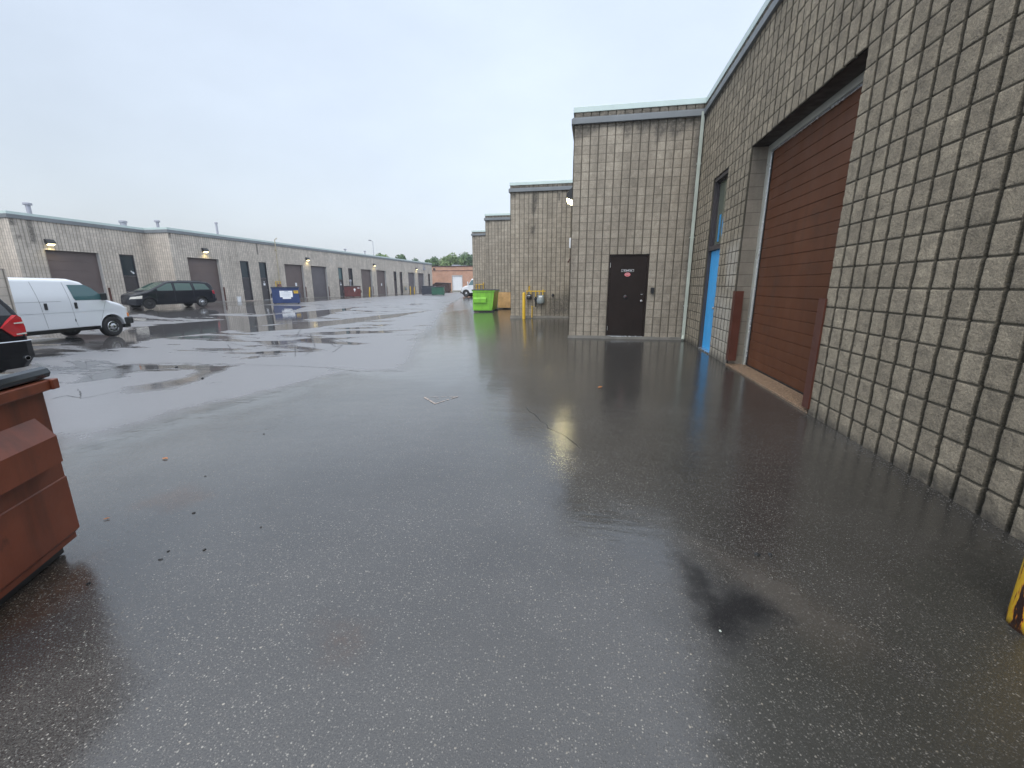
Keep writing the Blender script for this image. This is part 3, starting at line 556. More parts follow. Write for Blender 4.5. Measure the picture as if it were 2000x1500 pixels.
def loose_gravel():
    mb=MB(); rs=random.Random(5); ico=[(0,0,1),(.9,0,.1),(.3,.85,0),(-.7,.5,.1),(-.7,-.5,.0),(.3,-.85,.1),(0,0,-1)]
    F_=[(0,1,2),(0,2,3),(0,3,4),(0,4,5),(0,5,1),(6,2,1),(6,3,2),(6,4,3),(6,5,4),(6,1,5)]
    for i in range(1100):
        y=rs.uniform(.3,11.5) if rs.random()<.55 else rs.gauss(3.4,.8); off=abs(rs.gauss(0,.09))
        if 5.1<y<8.25 and rs.random()<.8: continue
        x=2.475-off; s=rs.uniform(.002,.0055)
        mb.add([(x+px*s*rs.uniform(.7,1.3),y+py*s*rs.uniform(.7,1.3),s*.4+pz*s*.7) for px,py,pz in ico],F_)
    tag(mb.build('loose_gravel',simple('loose_grey_gravel',(.075,.072,.066),.5,var=.5,vscale=60)),'loose grit and small stones along the foot of the block wall',kind='stuff')
loose_gravel()
# ---------------------------------------------------------------- right building (saw-tooth plan, four bays)
H1=Z0+18*B
def cop(parent,F,u0,u1,e0=0,e1=0,ztop=5.74,far=False):
    c=MB(); F.box(c,u0-.033*e0,u1+.033*e1,-.30,.035,ztop-(.16 if far else .125),ztop,.006); c.build('coping',M['coping'],parent,True)
    zt=ztop-(.16 if far else .265)
    c=MB(); F.box(c,u0-.073*e0,u1+.073*e1,-.01,.075,zt-(.24 if far else .13),zt-.003,.008)
    if not far: F.box(c,u0-.048*e0,u1+.048*e1,-.01,.05,zt,zt+.022)
    c.build('fascia_band',M['band'],parent,True)
RB=empty('industrial_building',(2.5,12,0),0,'tan split-face block building with stepped bays, brown roll door and bright blue door','building')
def footing(parent,F,u0,u1,h=.07):
    mb=MB()
    n=max(2,int((u1-u0)/.35))
    for i in range(n):
        a=u0+(u1-u0)*i/n; b_=u0+(u1-u0)*(i+1)/n; F.box(mb,a,b_,-.02,.045+random.uniform(-.008,.008),-.25,h+random.uniform(-.008,.008))
    mb.build('footing',M['found'],parent,True)
Fn=Fr((2.5,11.875,0),(0,-1,0))
block_wall('wall',RB,Fn.O,Fn.U,0,62*B,5.62,[(18*B,33*B,-1,H1),(7*B,12*B,-1,H1)],14,'block',1.0,z0=-.05,seed=3,
   stain=[([(0,5.2),(2.0,5.3),(2.2,5.5),(12.5,5.42),(12.5,5.7),(0,5.7)],.06),([(0.02,.0),(.12,.0),(.10,5.4),(.0,5.4)],.05),([(0,-.3),(12,-.3),(12,.02),(10.5,.10),(9.6,.02),(8.7,.12),(7.6,.04),(6.8,.12),(3.6,.08),(0,.10)],.09)],
   pale=[([(3.1,1.4),(3.6,1.35),(3.62,2.2),(2.9,2.1)],.15),([(2.5,0.1),(3.6,.1),(3.62,1.2),(2.5,1.3)],.25)])
block_wall('wall',RB,Fn.O,Fn.U,62*B,23,5.62,[],1,'block',0,z0=-.05,step=.5)
cop(RB,Fn,0,23,0,0,5.739)
door_near=overhead(RB,Fn,18*B,33*B,H1,.29,'door',near=True,label='dark brown ribbed roll door in the nearest dock opening')
# apron
mb=MB(); Fn.box(mb,18*B-.02,33*B+.0,-.30,.03,-.1,.028,.008); mb.build('door_apron',M['pebble'],RB,True)
g_=MB(); Fn.box(g_,18*B-.02,18*B+.10,.022,.034,.10,1.33); Fn.box(g_,18*B+.10,18*B+.112,-.10,.034,.10,1.33); g=g_.build('door_guard',M['guard'],RB,True)
g_=MB(); Fn.box(g_,33*B-.085,33*B+.045,.022,.040,.06,1.29); Fn.box(g_,33*B-.097,33*B-.085,-.10,.040,.06,1.29); g_.build('door_guard',M['guard'],RB,True)
# blue entry
def blue_entry():
    F=Fn; u0,u1=7*B,12*B; rec=.10; sp=2.16; mb=MB()
    F.box(mb,u0,u0+.05,-rec-.05,-.008,0,H1); F.box(mb,u1-.05,u1,-rec-.05,-.008,0,H1); F.box(mb,u0+.05,u1-.05,-rec-.05,-.008,H1-.07,H1); F.box(mb,u0+.05,u1-.05,-rec-.05,-.015,sp,sp+.09)
    fr=mb.build('entry_door',M['entryfar'],RB,True); fr['label']='bright blue door with dark framed glass above'
    d=MB(); F.box(d,u0+.052,u1-.052,-rec-.02,-rec+.028,.03,sp-.004,.004); leaf=d.build('door_leaf',M['blue'],fr,True)
    h=MB(); h.lathe([(.0,0),(.028,0),(.03,.012),(.012,.02),(.012,.04),(.03,.05),(.032,.065),(.02,.078),(0,.08)],(0,0,0),'x',16); h.v=[(F.p(u1-.14,-rec+.028,.96)[0]-v[0],F.p(u1-.14,0,0)[1]+v[1],.96+v[2]) for v in h.v]; h.build('knob',M['steel'],fr,True,smooth=True)
    t=MB(); F.box(t,u0+.05,u1-.05,-rec-.05,.02,-.02,.028); t.build('threshold',M['alu'],fr,True)
    g=MB(); F.box(g,u0+.085,u1-.085,-rec-.02,-rec-.008,sp+.12,H1-.10); g.build('transom_glass',M['glassgreen'],fr,True)
    i=MB(); F.box(i,u0+.05,u0+.085,-rec-.03,-rec+.01,sp+.09,H1-.07); F.box(i,u1-.085,u1-.05,-rec-.03,-rec+.01,sp+.09,H1-.07); F.box(i,u0+.085,u1-.085,-rec-.03,-rec+.01,sp+.09,sp+.12); F.box(i,u0+.085,u1-.085,-rec-.03,-rec+.01,H1-.10,H1-.07); i.build('window_frame',M['entryfar'],fr,True)
    text_mesh('unit_number','10',.74,M['bluetape'],fr,F.p(u0+.52,-rec-.003,sp+.42),F.U,(0,0,1),.0015,bold=.022)
blue_entry()
w1=Fr((-.6,11.875,0),(1,0,0))
block_wall('wall',RB,w1.O,w1.U,0,3.1,5.62,[(5*B,10*B,-1,Z0+11*B)],12 if 12 in FR else 14,'block2',.45,z0=-.05,seed=11,
   stain=[([(.0,5.0),(.35,5.1),(.7,5.28),(1.15,5.2),(1.3,5.0),(1.45,5.25),(1.6,5.05),(1.9,5.2),(2.0,4.85),(2.25,5.1),(2.4,4.9),(2.75,5.15),(3.1,5.0),(3.1,5.6),(0,5.6)],.09),([(2.95,0),(3.1,0),(3.1,5.3),(2.9,5.3)],.12)])
cop(RB,w1,0,3.1,1,0,5.742); footing(RB,w1,-.02,3.1)
def steel_entry():
    F=w1; u0,u1=5*B,10*B; H=Z0+11*B; rec=.05; mb=MB()
    F.box(mb,u0,u0+.03,-rec-.05,-.006,0,H); F.box(mb,u1-.045,u1,-rec-.05,-.006,0,H); F.box(mb,u0+.03,u1-.045,-rec-.05,-.006,H-.03,H)
    fr=mb.build('entry_door',M['entry'],RB,True); fr['label']='dark brown steel door with red oval sticker'
    d=MB(); F.box(d,u0+.033,u1-.048,-rec-.02,-rec+.025,.085,H-.034,.003); d.build('door_leaf',M['entry'],fr,True)
    t=MB(); F.box(t,u0+.03,u1-.045,-rec,.03,.06,.08); t.build('threshold',M['alu'],fr,True)
    nf=-rec+.025
    k=MB(); k.lathe([(.0,0),(.03,0),(.03,.008),(.012,.014),(.012,.035),(.026,.042),(.03,.058),(.02,.07),(0,.072)],(0,0,0),'y',16)
    P=F.p(u1-.13,nf,1.02); k.v=[(P[0]+v[0],P[1]-v[1],P[2]+v[2]) for v in k.v]; k.build('knob',M['steel'],fr,True,smooth=True)
    k=MB(); P=F.p(u1-.13,nf,1.19); k.box((P[0],P[1]-.006,P[2]),(.05,.012,.018)); k.build('deadbolt',M['steel'],fr,True)
    for z in (.28,1.95): hh=MB(); F.box(hh,u0+.028,u0+.04,nf-.01,nf+.008,z-.06,z+.06); hh.build('hinge',M['steel'],fr,True)
    s=MB(); cx=(u0+u1)/2-.02; F.box(s,cx-.16,cx+.16,nf,nf+.004,1.775,1.84); pl=s.build('sign_plate',M['steel'],fr,True)
    s=MB(); F.box(s,cx-.15,cx+.15,nf+.004,nf+.006,1.783,1.832); s.build('sign_face',M['blackplastic'],pl,True)
    s=MB()
    x=cx-.10
    while x<cx+.10:
        wd=random.uniform(.008,.016); F.box(s,x,x+wd,nf+.006,nf+.007,1.797,1.817); x+=wd+(.006 if random.random()<.85 else .02)
    s.build('sign_lettering',M['white'],pl,True)
    s=MB(); c=F.p(cx,nf+.001,1.705)
    for (rx,rz,dy) in ((.078,.052,.002),):
        ring=[(c[0]+rx*math.cos(a),c[1],c[2]+rz*math.sin(a)) for a in np.linspace(0,2*math.pi,28,endpoint=False)]; s.prism(ring,(0,-.002,0))
    st=s.build('oval_sticker',M['redsign'],fr,True)
    s=MB(); rg=[(c[0]+.066*math.cos(a),c[1]-.0035,c[2]+.042*math.sin(a)) for a in np.linspace(0,2*math.pi,28)]
    for a,b_ in zip(rg[:-1],rg[1:]): s.tube([a,b_],.0028,4)
    F.box(s,cx-.05,cx+.05,nf+.0035,nf+.0045,1.712,1.722); F.box(s,cx-.045,cx+.045,nf+.0035,nf+.0045,1.69,1.694)
    s.build('sticker_print',M['white'],st,True)
    s=MB(); P=F.p(cx-.02,nf,1.12); s.lathe([(0,0),(.055,0),(.055,.02),(.04,.03),(0,.03)],(0,0,0),'y',18); s.v=[(P[0]+v[0],P[1]-v[1],P[2]+v[2]) for v in s.v]; b_=s.build('door_buzzer',M['blackplastic'],fr,True,smooth=True)
    s=MB(); s.box((P[0]-.012,P[1]-.031,P[2]+.006),(.008,.003,.01)); s.box((P[0]+.014,P[1]-.031,P[2]+.004),(.008,.003,.01)); s.build('warning_mark',M['redsign'],b_,True)
steel_entry()
# key pad, downspout
P=w1.p(2.16,0,1.30); kb=MB(); kb.box((P[0],P[1]-.045,P[2]),(.095,.06,.14),0,.012); kb.lathe([(.03,0),(.03,.03)],(P[0],P[1]-.045,P[2]-.08)); o=kb.build('key_box',M['blackplastic']); tag(o,'small black key box on the wall right of the dark steel door','key box')
ds=MB(); Pd=w1.p(3.02,.075,0)
ds.box((Pd[0],Pd[1],2.75),(.075,.055,5.35),0,.008)
for z in (.9,2.6,4.3): ds.box((Pd[0],Pd[1]+.01,z),(.10,.07,.03))
ds.tube([(Pd[0],Pd[1],.12),(Pd[0]-.02,Pd[1]-.09,.03)],.04,8)
tag(ds.build('downspout',M['pipe']),'pale green downspout in the corner between dark door and blue door','downspout')
# other bays
bays=[((-.6,19.3),(-.6,11.875)),((-3.65,27.0),(-3.65,19.3)),((-6.7,34.75),(-6.7,27.0)),((-9.75,50.0),(-9.75,34.75))]
for i,(a,b_) in enumerate(bays):
    F=Fr((a[0],a[1],0),(0,-1,0)); L_=a[1]-b_[1]
    hs=[(1.5,2.5,-1,H1),(3.4,6.45,-1,H1)]
    block_wall('wall',RB,F.O,F.U,0,L_,5.62,hs,4,'block2',.6,z0=-.05,seed=20+i)
    cop(RB,F,0,L_,0,0,5.739); entry(RB,F,1.5,2.5,H1,.12,label=None); overhead(RB,F,3.4,6.45,H1,.25,'doorfar')
for i,(x,y) in enumerate(((-3.65,19.3),(-6.7,27.0),(-9.75,34.75))):
    F=Fr((x,y,0),(1,0,0)); st=[]
    if i==0: st=[([(.94,5.35),(1.2,5.35),(1.16,4.75),(1.02,4.35),(.95,4.5)],.05),([(2.05,5.25),(2.17,5.25),(2.14,4.95),(2.08,4.95)],.03),([(0,5.1),(.25,5.15),(.2,5.5),(0,5.5)],.08),([(.9,3.9),(1.1,3.95),(1.05,3.6),(.9,3.65)],.08),([(1.6,.0),(3.05,.0),(3.05,1.3),(1.7,.9)],.3),([(0,5.28),(3.05,5.28),(3.05,5.6),(0,5.6)],.06)]
    else: st=[([(0,5.2),(.3,5.2),(.3,5.6),(0,5.6)],.08),([(0,5.3),(3.05,5.3),(3.05,5.6),(0,5.6)],.05)]
    block_wall('wall',RB,F.O,F.U,0,3.05,5.62,[],8 if i==0 else 4,'block2',.35,z0=-.05,seed=40+i,stain=st)
    cop(RB,F,0,3.05,1,0,5.742); footing(RB,F,-.02,3.05)
mb=MB(); pts=[(2.7,-11),(2.7,12.1),(-.4,12.1),(-.4,19.5),(-3.45,19.5),(-3.45,27.2),(-6.5,27.2),(-6.5,34.95),(-9.55,34.95),(-9.55,49.9),(25,49.9),(25,-11)]
mb.prism([(x,y,5.25) for x,y in pts],(0,0,.33)); mb.build('roof',M['band'],RB,True)
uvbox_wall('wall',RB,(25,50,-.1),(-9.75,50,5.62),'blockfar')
# ---------------------------------------------------------------- left building
LB=empty('industrial_building',(-34,50,0),0,'long grey block building with brown dock doors across the yard','building')
ZL=5.86
XL=-32.7; FL=Fr((XL,29.1,0),(0,1,0)); y0=29.1
OH=[(30.4,33.45,'doorfar','far brown dock door behind the dark minivan'),(41.74,44.79,'doorfar','far dock door behind the blue dumpster with a white notice'),(46.2,49.25,'doorgrey',None),(57.4,60.45,'doorfar',None),(61.9,64.95,'doorfar',None),(73.5,76.5,'doorgrey',None),(78.0,81.0,'doorgrey',None)]
EN=[(35.75,36.8),(38.1,39.1),(51.7,52.7),(54.1,55.1),(67.7,68.7),(70.0,71.0),(83.1,84.1)]
holes=[(a-y0,b_-y0,-1,3.7) for a,b_,_,_ in OH]+[(a-y0,b_-y0,-1,3.72) for a,b_ in EN]
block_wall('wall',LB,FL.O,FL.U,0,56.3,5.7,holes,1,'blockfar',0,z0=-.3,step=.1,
  stain=[([(38.05-y0,4.4),(38.25-y0,4.4),(38.3-y0,5.6),(38.08-y0,5.6)],.03),([(29.1-y0,5.1),(29.3-y0,5.1),(29.35-y0,5.6),(29.1-y0,5.6)],.05)],
  pale=[([(49.8-y0,4.3),(50.6-y0,4.3),(50.5-y0,4.9),(50-y0,4.9)],.15),([(51.9-y0,3.9),(52.8-y0,3.9),(52.4-y0,4.8)],.15)])
cop(LB,FL,0,56.3,1,1,ZL,True)
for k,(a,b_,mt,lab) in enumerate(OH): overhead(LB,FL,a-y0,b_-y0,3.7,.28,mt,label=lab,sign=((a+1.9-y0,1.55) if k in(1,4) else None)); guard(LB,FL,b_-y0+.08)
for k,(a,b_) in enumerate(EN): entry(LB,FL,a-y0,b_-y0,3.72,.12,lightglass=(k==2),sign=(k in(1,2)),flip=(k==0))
F1=Fr((-34.9,21.0,0),(0,1,0))
block_wall('wall',LB,F1.O,F1.U,0,8.1,5.7,[(1.45,4.55,-1,3.72),(5.9,6.95,-1,3.74)],1,'blockfar',0,z0=-.3,step=.1,stain=[([(.86,4.1),(1.14,4.1),(1.14,5.65),(.86,5.65)],.02),([(.60,3.8),(.64,3.8),(.64,5.6),(.60,5.6)],.015),([(0,5.0),(.3,5.1),(.3,5.5),(0,5.5)],.08),([(.2,4.3),(.45,4.3),(.4,4.5),(.2,4.5)],.05)])
cop(LB,F1,0,8.1,1,0,ZL,True); overhead(LB,F1,1.45,4.55,3.72,.28,'doorfar',label='far brown dock door behind the white van'); guard(LB,F1,4.63+.1)
e=entry(LB,F1,5.9,6.95,3.74,.12,flip=True,label='tall dark door with a white mark on its glass')
s_=MB(); F1.box(s_,6.72,6.84,-.118,-.112,2.33,2.48); F1.box(s_,6.60,6.68,-.118,-.112,2.46,2.56); F1.box(s_,6.66,6.75,-.118,-.112,2.40,2.50); s_.build('number_mark',M['white'],e,True)
for (O_,L_) in (((-34.9,29.1,0),2.2),((-38.1,21.0,0),3.2),((-41.3,12.5,0),3.2)):
    F=Fr(O_,(1,0,0)); block_wall('wall',LB,F.O,F.U,0,L_,5.7,[],1,'blockfar',0,z0=-.3,step=.25); cop(LB,F,0,L_,0,1,ZL+.003,True)
F0=Fr((-38.1,12.5,0),(0,1,0)); block_wall('wall',LB,F0.O,F0.U,0,8.5,5.7,[],1,'blockfar',0,z0=-.3,step=.5); cop(LB,F0,0,8.5,1,0,ZL,True)
F=Fr((-32.7,85.4,0),(-1,0,0)); block_wall('wall',LB,F.O,F.U,0,20,5.7,[],1,'blockfar',0,z0=-.3,step=.5); cop(LB,F,0,20,0,0,ZL+.003,True)
mb=MB(); pts=[(-32.9,29.3),(-32.9,85.2),(-60,85.2),(-60,12.7),(-38.3,12.7),(-38.3,21.2),(-35.1,21.2),(-35.1,29.3)]
mb.prism([(x,y,5.3) for x,y in pts],(0,0,.33)); mb.build('roof',M['band'],LB,True)
# roof vents and poles
def vent(x,y,zt,r,label,cap=.14,h0=5.6,grp='vent pipes on the grey block building roof'):
    mb=MB(); mb.tube([(0,0,0),(0,0,zt-h0)],r,12); mb.lathe([(r*1.0,zt-h0-.02),(cap,zt-h0),(cap,zt-h0+.12),(cap*.3,zt-h0+.16)],(0,0,0),'z',14)
    o=mb.build('roof_vent',M['pipeg'],smooth=True); o.location=(x,y,h0); tag(o,label,'vent pipe',grp)
vent(-38,24.1,6.80,.13,'tallest metal vent pipe above the dock door behind the white van',.24)
vent(-35.2,30.6,6.50,.10,'short metal vent pipe above the inner corner of the grey building',.2)
vent(-35.2,36.35,7.12,.09,'slim metal vent pipe above the dark minivan',.13)
vent(-35.2,27.9,6.1,.2,'low wide roof vent beside the inner corner of the grey building',.26)
vent(-35.2,57.9,6.42,.08,'small roof vent above the dark red dumpster',.2)
vent(-35.2,63.4,6.55,.08,'small dark roof vent close to the thin light pole',.16)
mb=MB(); mb.tube([(0,0,0),(0,0,10.3)],[.09,.05],8); mb.tube([(0,0,10.2),(-.2,-.5,10.45)],.035,6); mb.box((-.25,-.75,10.42),(.35,.7,.18),0,.03); o=mb.build('light_pole',M['pipeg']); o.location=(-45,84.6,0); tag(o,'thin yard light pole rising behind the grey building roof','light pole')
# lamps
def wall_light(P,Nrm,label,energy,matl,s=1.0):
    root=empty('wall_light',P,math.atan2(Nrm[1],Nrm[0])+math.pi/2,label,'wall light','wall lights on the block buildings')
    mb=MB(); w2,dp,h=.20*s,.24*s,.20*s
    prof=[(0,0),(-.06*s,-.10*s),(-dp,-.03*s),(-dp*.95,.06*s),(-.10*s,h),(0,h)]
    mb.prism([(-w2,y,z) for y,z in prof],(2*w2,0,0)); mb.build('housing',M['blackplastic'],root)
    ln=MB(); ln.add([(-w2*.85,-.07*s,-.105*s),(w2*.85,-.07*s,-.105*s),(w2*.85,-dp*.97,-.042*s),(-w2*.85,-dp*.97,-.042*s),(-w2*.7,-.10*s,-.15*s),(w2*.7,-.10*s,-.15*s),(w2*.7,-dp*.85,-.10*s),(-w2*.7,-dp*.85,-.10*s)],[(0,1,2,3),(4,7,6,5),(0,4,5,1),(1,5,6,2),(2,6,7,3),(3,7,4,0)]); ln.build('lens',matl,root)
    l=bpy.data.lights.new('lamp_glow','SPOT'); l.energy=energy; l.color=(1,.80,.33); l.spot_size=R_(150); l.spot_blend=.6; l.shadow_soft_size=.08
    lo=bpy.data.objects.new('lamp_glow',l); COL.objects.link(lo); lo.parent=root; lo.location=(0,-dp*.75,-.20*s)
    return root
for (P,lab) in (((-34.9,22.75,4.15),'lit wall light over the dock door behind the white van'),((XL,32.1,4.32),'lit wall light over the dock door behind the dark minivan'),((XL,45.6,4.36),'lit wall light just up right of the blue dumpster'),((XL,61.2,4.40),'lit wall light on the grey building right of the dark red dumpster'),((XL,77.2,4.42),'farthest lit wall light on the grey building')):
    wall_light(P,(1,0),lab,14,M['lampfar'],1.15)
wall_light((-.615,14.6,4.16),(-1,0),'bright round wall light peeking past the block corner left of the dark steel door',90,M['lamp'],1.3)
# bits fixed on the hidden side wall
mb=MB(); mb.box((-.68,13.3,2.66),(.10,.14,.30),0,.03); tag(mb.build('security_camera',M['white']),'white camera housing peeking past the block corner at mid height','camera')
mb=MB(); mb.tube([(-.6,13.6,2.30),(-.70,13.6,2.24),(-.76,13.6,2.14)],.018,8); mb.lathe([(.03,0),(.035,.02),(.02,.04)],(-.76,13.6,2.11)); tag(mb.build('hose_tap',M['guard']),'small red bracket peeking past the block corner','tap')
mb=MB(); mb.box((-.66,13.6,1.42),(.07,.10,.24),0,.01); tag(mb.build('outlet_box',M['white']),'low white outlet box at the block corner','electrical box')
# scupper box on the far wall, meter box
mb=MB(); mb.b2((XL,80.6,4.35),(XL+.18,81.5,4.75)); mb.b2((XL,80.7,4.75),(XL+.1,80.8,5.55)); mb.b2((XL,81.3,4.75),(XL+.1,81.4,5.55)); tag(mb.build('rain_scupper',M['pipeg']),'blue grey scupper box hanging high on the far end of the grey building','scupper')
# ---------------------------------------------------------------- brick building at the end
BB=empty('brick_building',(-30,97,0),0,'low orange brick building with a white door closing off the far end','building')
mb=MB(); mb.b2((-75,95,-.2),(-31.62,110,4.62)); mb.b2((-29.15,95,-.2),(-6,110,4.62)); mb.b2((-31.62,95,3.62),(-29.15,110,4.62)); mb.b2((-75,95.02,4.72),(-6,110,5.55)); mb.build('wall',M['brick'],BB,True)
mb=MB(); mb.b2((-75.05,94.94,4.62),(-5.95,110,4.72)); mb.b2((-75.1,94.9,5.55),(-5.9,110.1,5.72)); mb.build('roof_edge',M['brown_d'],BB,True)
mb=MB(); mb.b2((-31.5,95.15,.35),(-29.25,95.2,3.55)); wd_=mb.build('overhead_door',M['white'],BB,True)
mb=MB(); mb.b2((-31.64,94.97,.3),(-31.5,95.2,3.66)); mb.b2((-29.27,94.97,.3),(-29.13,95.2,3.66)); mb.b2((-31.5,94.97,3.52),(-29.27,95.2,3.66)); mb.b2((-31.64,94.9,-.1),(-29.13,95.2,.33)); mb.build('frame',M['jambfar'],wd_,True)
mb=MB(); mb.b2((-36.0,94.7,4.9),(-35.6,94.98,5.2)); mb.build('wall_lamp',M['blackplastic'],BB,True)
mb=MB(); mb.b2((-33.6,101,5.6),(-32.0,103,6.25)); mb.b2((-32.0+.2,101,5.6),(-29.9,103,6.05)); tag(mb.build('roof_unit',M['pipeg']),'grey air unit on the brick building roof','roof unit')
mb=MB()
for i in range(60):
    x=-62+i*.9; mb.add([(x,92.6,gz(x,92)+.01),(x+.9,92.6,gz(x,92)+.01),(x+.9,94.9,.12),(x,94.9,.12)],[(0,1,2,3)])
gm,nt_,b_=mat_new('verge_grass'); co_=objco(nt_); nt_.links.new(mixc(nt_,mrange(nt_,noise(nt_,2,5,.7,co_),.35,.65,0,1),(.06,.075,.03),(.14,.12,.08)),b_.inputs['Base Color'])
tag(mb.build('grass_verge',gm),'thin scruffy grass verge in front of the brick building',kind='structure')
# ---------------------------------------------------------------- dumpsters
def dumpster(label,loc,rz,w,d,h,mat,lid='flat',pock=(.62,.44,.08),group=None,tilt=True,name='dumpster',notch=0,lidmat='lid',plen=None,taper=0):
    root=empty(name,loc,rz,label,'dumpster',group); mt=M[mat]
    mb=MB(); x,y=w/2,d/2; z0=.08; t=.025
    def ring(x,y,z): return [(-x,-y,z),(x,-y,z),(x,y,z),(-x,y,z)]
    xi,yi=x-t,y-t
    vs=ring(x-.015,y-.015,z0)+ring(x-.015,y-.015,z0+.03)+ring(x,y,z0+.05)+ring(x,y,h*.45)+ring(x-.004,y-.004,h*.45+.006)+ring(x-.004,y-.004,h-.05)+ring(xi-.01,yi-.01,h-.05)+ring(xi,yi,z0+.06)
    fs=[]
    for k in range(7):
        for i in range(4): fs.append((k*4+i,k*4+(i+1)%4,(k+1)*4+(i+1)%4,(k+1)*4+i))
    fs+=[(3,2,1,0),(28,29,30,31)]; vs=[(X_,Y_-(taper*(1-Z_/h) if Y_>0 else 0),Z_) for X_,Y_,Z_ in vs]; mb.add(vs,fs); mb.build('bin_body',mt,root)
    # rim
    r=MB(); o=.05; hh=.055
    for (cx,cy,dx,dy) in ((0,-y-o/2+.01,w+2*o,o),(0,y+o/2-.01,w+2*o,o),(-x-o/2+.01,0,o-.004,d-.02),(x+o/2-.01,0,o-.004,d-.02)): r.box((cx,cy,h-.02),(dx,dy,hh),0,.006)
    r.build('rim',mt,root)
    # skids
    for sx in (-1,1): s=MB(); s.box((sx*(x-.12),0,.04),(.08,d-.06,.08)); s.build('skid',M['blackplastic'],root)
    # fork pockets
    zt,zb,pr=pock
    for sx in (-1,1):
        p=MB(); a,b_=-y+.06,(y-.10 if plen is None else -y+plen)
        prof=[(0,zt+.10),(pr,zt),(pr,zb+.03),(0,zb)]
        vs=[(sx*(x-.004+n),a,z) for n,z in prof]+[(sx*(x-.004+n),b_,z) for n,z in prof]
        p.add(vs,[(0,1,5,4),(1,2,6,5),(2,3,7,6)])
        vs2=[(sx*(x-.004+max(0,n-.012)),yy,z) for yy in (a,b_) for n,z in [(0,zt+.085),(pr,zt-.01),(pr,zb+.04),(0,zb+.012)]]
        n0=len(p.v); p.add(vs2,[(0,1,5,4),(1,2,6,5),(2,3,7,6)])
        p.add([vs[0],vs[1],vs2[1],vs2[0]],[(0,1,2,3)]); p.add([vs[1],vs[2],vs2[2],vs2[1]],[(0,1,2,3)]); p.add([vs[2],vs[3],vs2[3],vs2[2]],[(0,1,2,3)])
        p.add([vs[4],vs[5],vs2[5],vs2[4]],[(0,1,2,3)]); p.add([vs[5],vs[6],vs2[6],vs2[5]],[(0,1,2,3)]); p.add([vs[6],vs[7],vs2[7],vs2[6]],[(0,1,2,3)])
        p.build('fork_pocket',mt,root,recalc=True)
        g=MB(); g.add([(sx*(x+.002),a+.02,zt+.07),(sx*(x+pr-.02),a+.02,zt-.015),(sx*(x+pr-.02),a+.02,zb+.04),(sx*(x+.002),a+.02,zb+.02)],[(0,1,2,3)])
        # rib under the pocket
    rb=MB()
    for sy in (-1,1): rb.box((0,sy*(y+.012),h*.5),(.06,.03,h-.2)); 
    pass
    # lids
    if lid!='none':
        for k in (-1,1):
            l=MB(); lw=w/2-.01; zz=h+.012; n=6
            def P(u,v,dz): return (k*(.006+u*lw), -y-.03+v*(d+.07), zz+dz+.035*math.sin(math.pi*u)*math.sin(math.pi*min(1,v*1.1)))
            vs=[P(i/n,j/n,.03) for j in range(n+1) for i in range(n+1)]+[P(i/n,j/n,.0) for j in range(n+1) for i in range(n+1)]
            m_=(n+1)*(n+1); fs=[]
            for j in range(n):
                for i in range(n):
                    q=j*(n+1)+i; fs.append((q,q+1,q+n+2,q+n+1)); fs.append((m_+q,m_+q+n+1,m_+q+n+2,m_+q+1))
            edge=[i for i in range(n+1)]+[(j+1)*(n+1)-1 for j in range(1,n+1)]+[n*(n+1)+i for i in range(n-1,-1,-1)]+[j*(n+1) for j in range(n-1,0,-1)]
            for a_,b_ in zip(edge,edge[1:]+edge[:1]): fs.append((a_,b_,m_+b_,m_+a_))
            l.add(vs,fs); l.box((k*lw*.5+k*.003,0,zz-.012),(lw-.02,d-.0,.045),0,.01)
            bz=zz+.030; e=.032
            l.tube([(k*.02,-y-.03,bz),(k*(lw),-y-.03,bz),(k*(lw+.008),-y+.0,bz),(k*(lw+.008),y+.03,bz)],e,8)
            for v in (.33,.66): l.tube([P(u_,v,.034) for u_ in np.linspace(.04,.94,9)],.016,6)
            l.build('lid',M[lidmat],root,smooth=True)
        hg=MB(); hg.tube([(-x+.02,y+.0,h+.025),(x-.02,y+.0,h+.025)],.012,8); hg.build('hinge_rod',M['blackplastic'],root)
    return root
dumpster('rust red dumpster with wet black lid at the near left edge',(-3.35,.689,-.045),R_(27.4),1.8,1.3,.99,'red_d',pock=(.715,.54,.07))
dumpster('lime green dumpster in front of the stepped block wall',(-6.22,25.0,g1(-6,25)),R_(-86),1.8,1.28,1.2,'green_d',pock=(.74,.50,.10),plen=.80,taper=.16)
bd=dumpster('navy blue dumpster with a big white notice',(-24.6,31.2,g1(-24.6,31)),R_(35),1.95,1.15,1.30,'blue_d',pock=(.80,.50,.10))
mb=MB(); y_=-1.15/2-.004
mb.prism([(-.42,y_,1.06),(.50,y_,1.06),(.50,y_,.56),(.36,y_,.56),(.36,y_,.42),(-.24,y_,.42),(-.24,y_,.56),(-.42,y_,.56)],(0,-.006,0)); nb=mb.build('notice_board',M['white'],bd)
mb=MB()
mb.box((.06,y_-.008,1.02),(.28,.003,.045)); 
for z,wd in ((.93,.66),(.88,.72),(.80,.44),(.76,.60),(.71,.68),(.66,.34),(.62,.50),(.50,.46)): 
    x=-wd/2+.04
    while x<wd/2+.04:
        l_=random.uniform(.03,.09); mb.box((x+l_/2,y_-.008,z),(l_,.002,.014)); x+=l_+.02
mb.build('notice_print',simple('faint_blue_print',(.28,.36,.45),.6),nb)
mb=MB(); mb.box((.76,y_-.004,1.02),(.34,.006,.11)); mb.box((.76,y_-.004,.90),(.34,.006,.09)); yl=mb.build('warning_sticker',M['yellow'],bd)
mb=MB(); mb.box((.76,y_-.009,.96),(.30,.003,.02)); mb.box((.76,y_-.009,1.02),(.24,.003,.018)); mb.build('sticker_print',M['blackplastic'],yl)
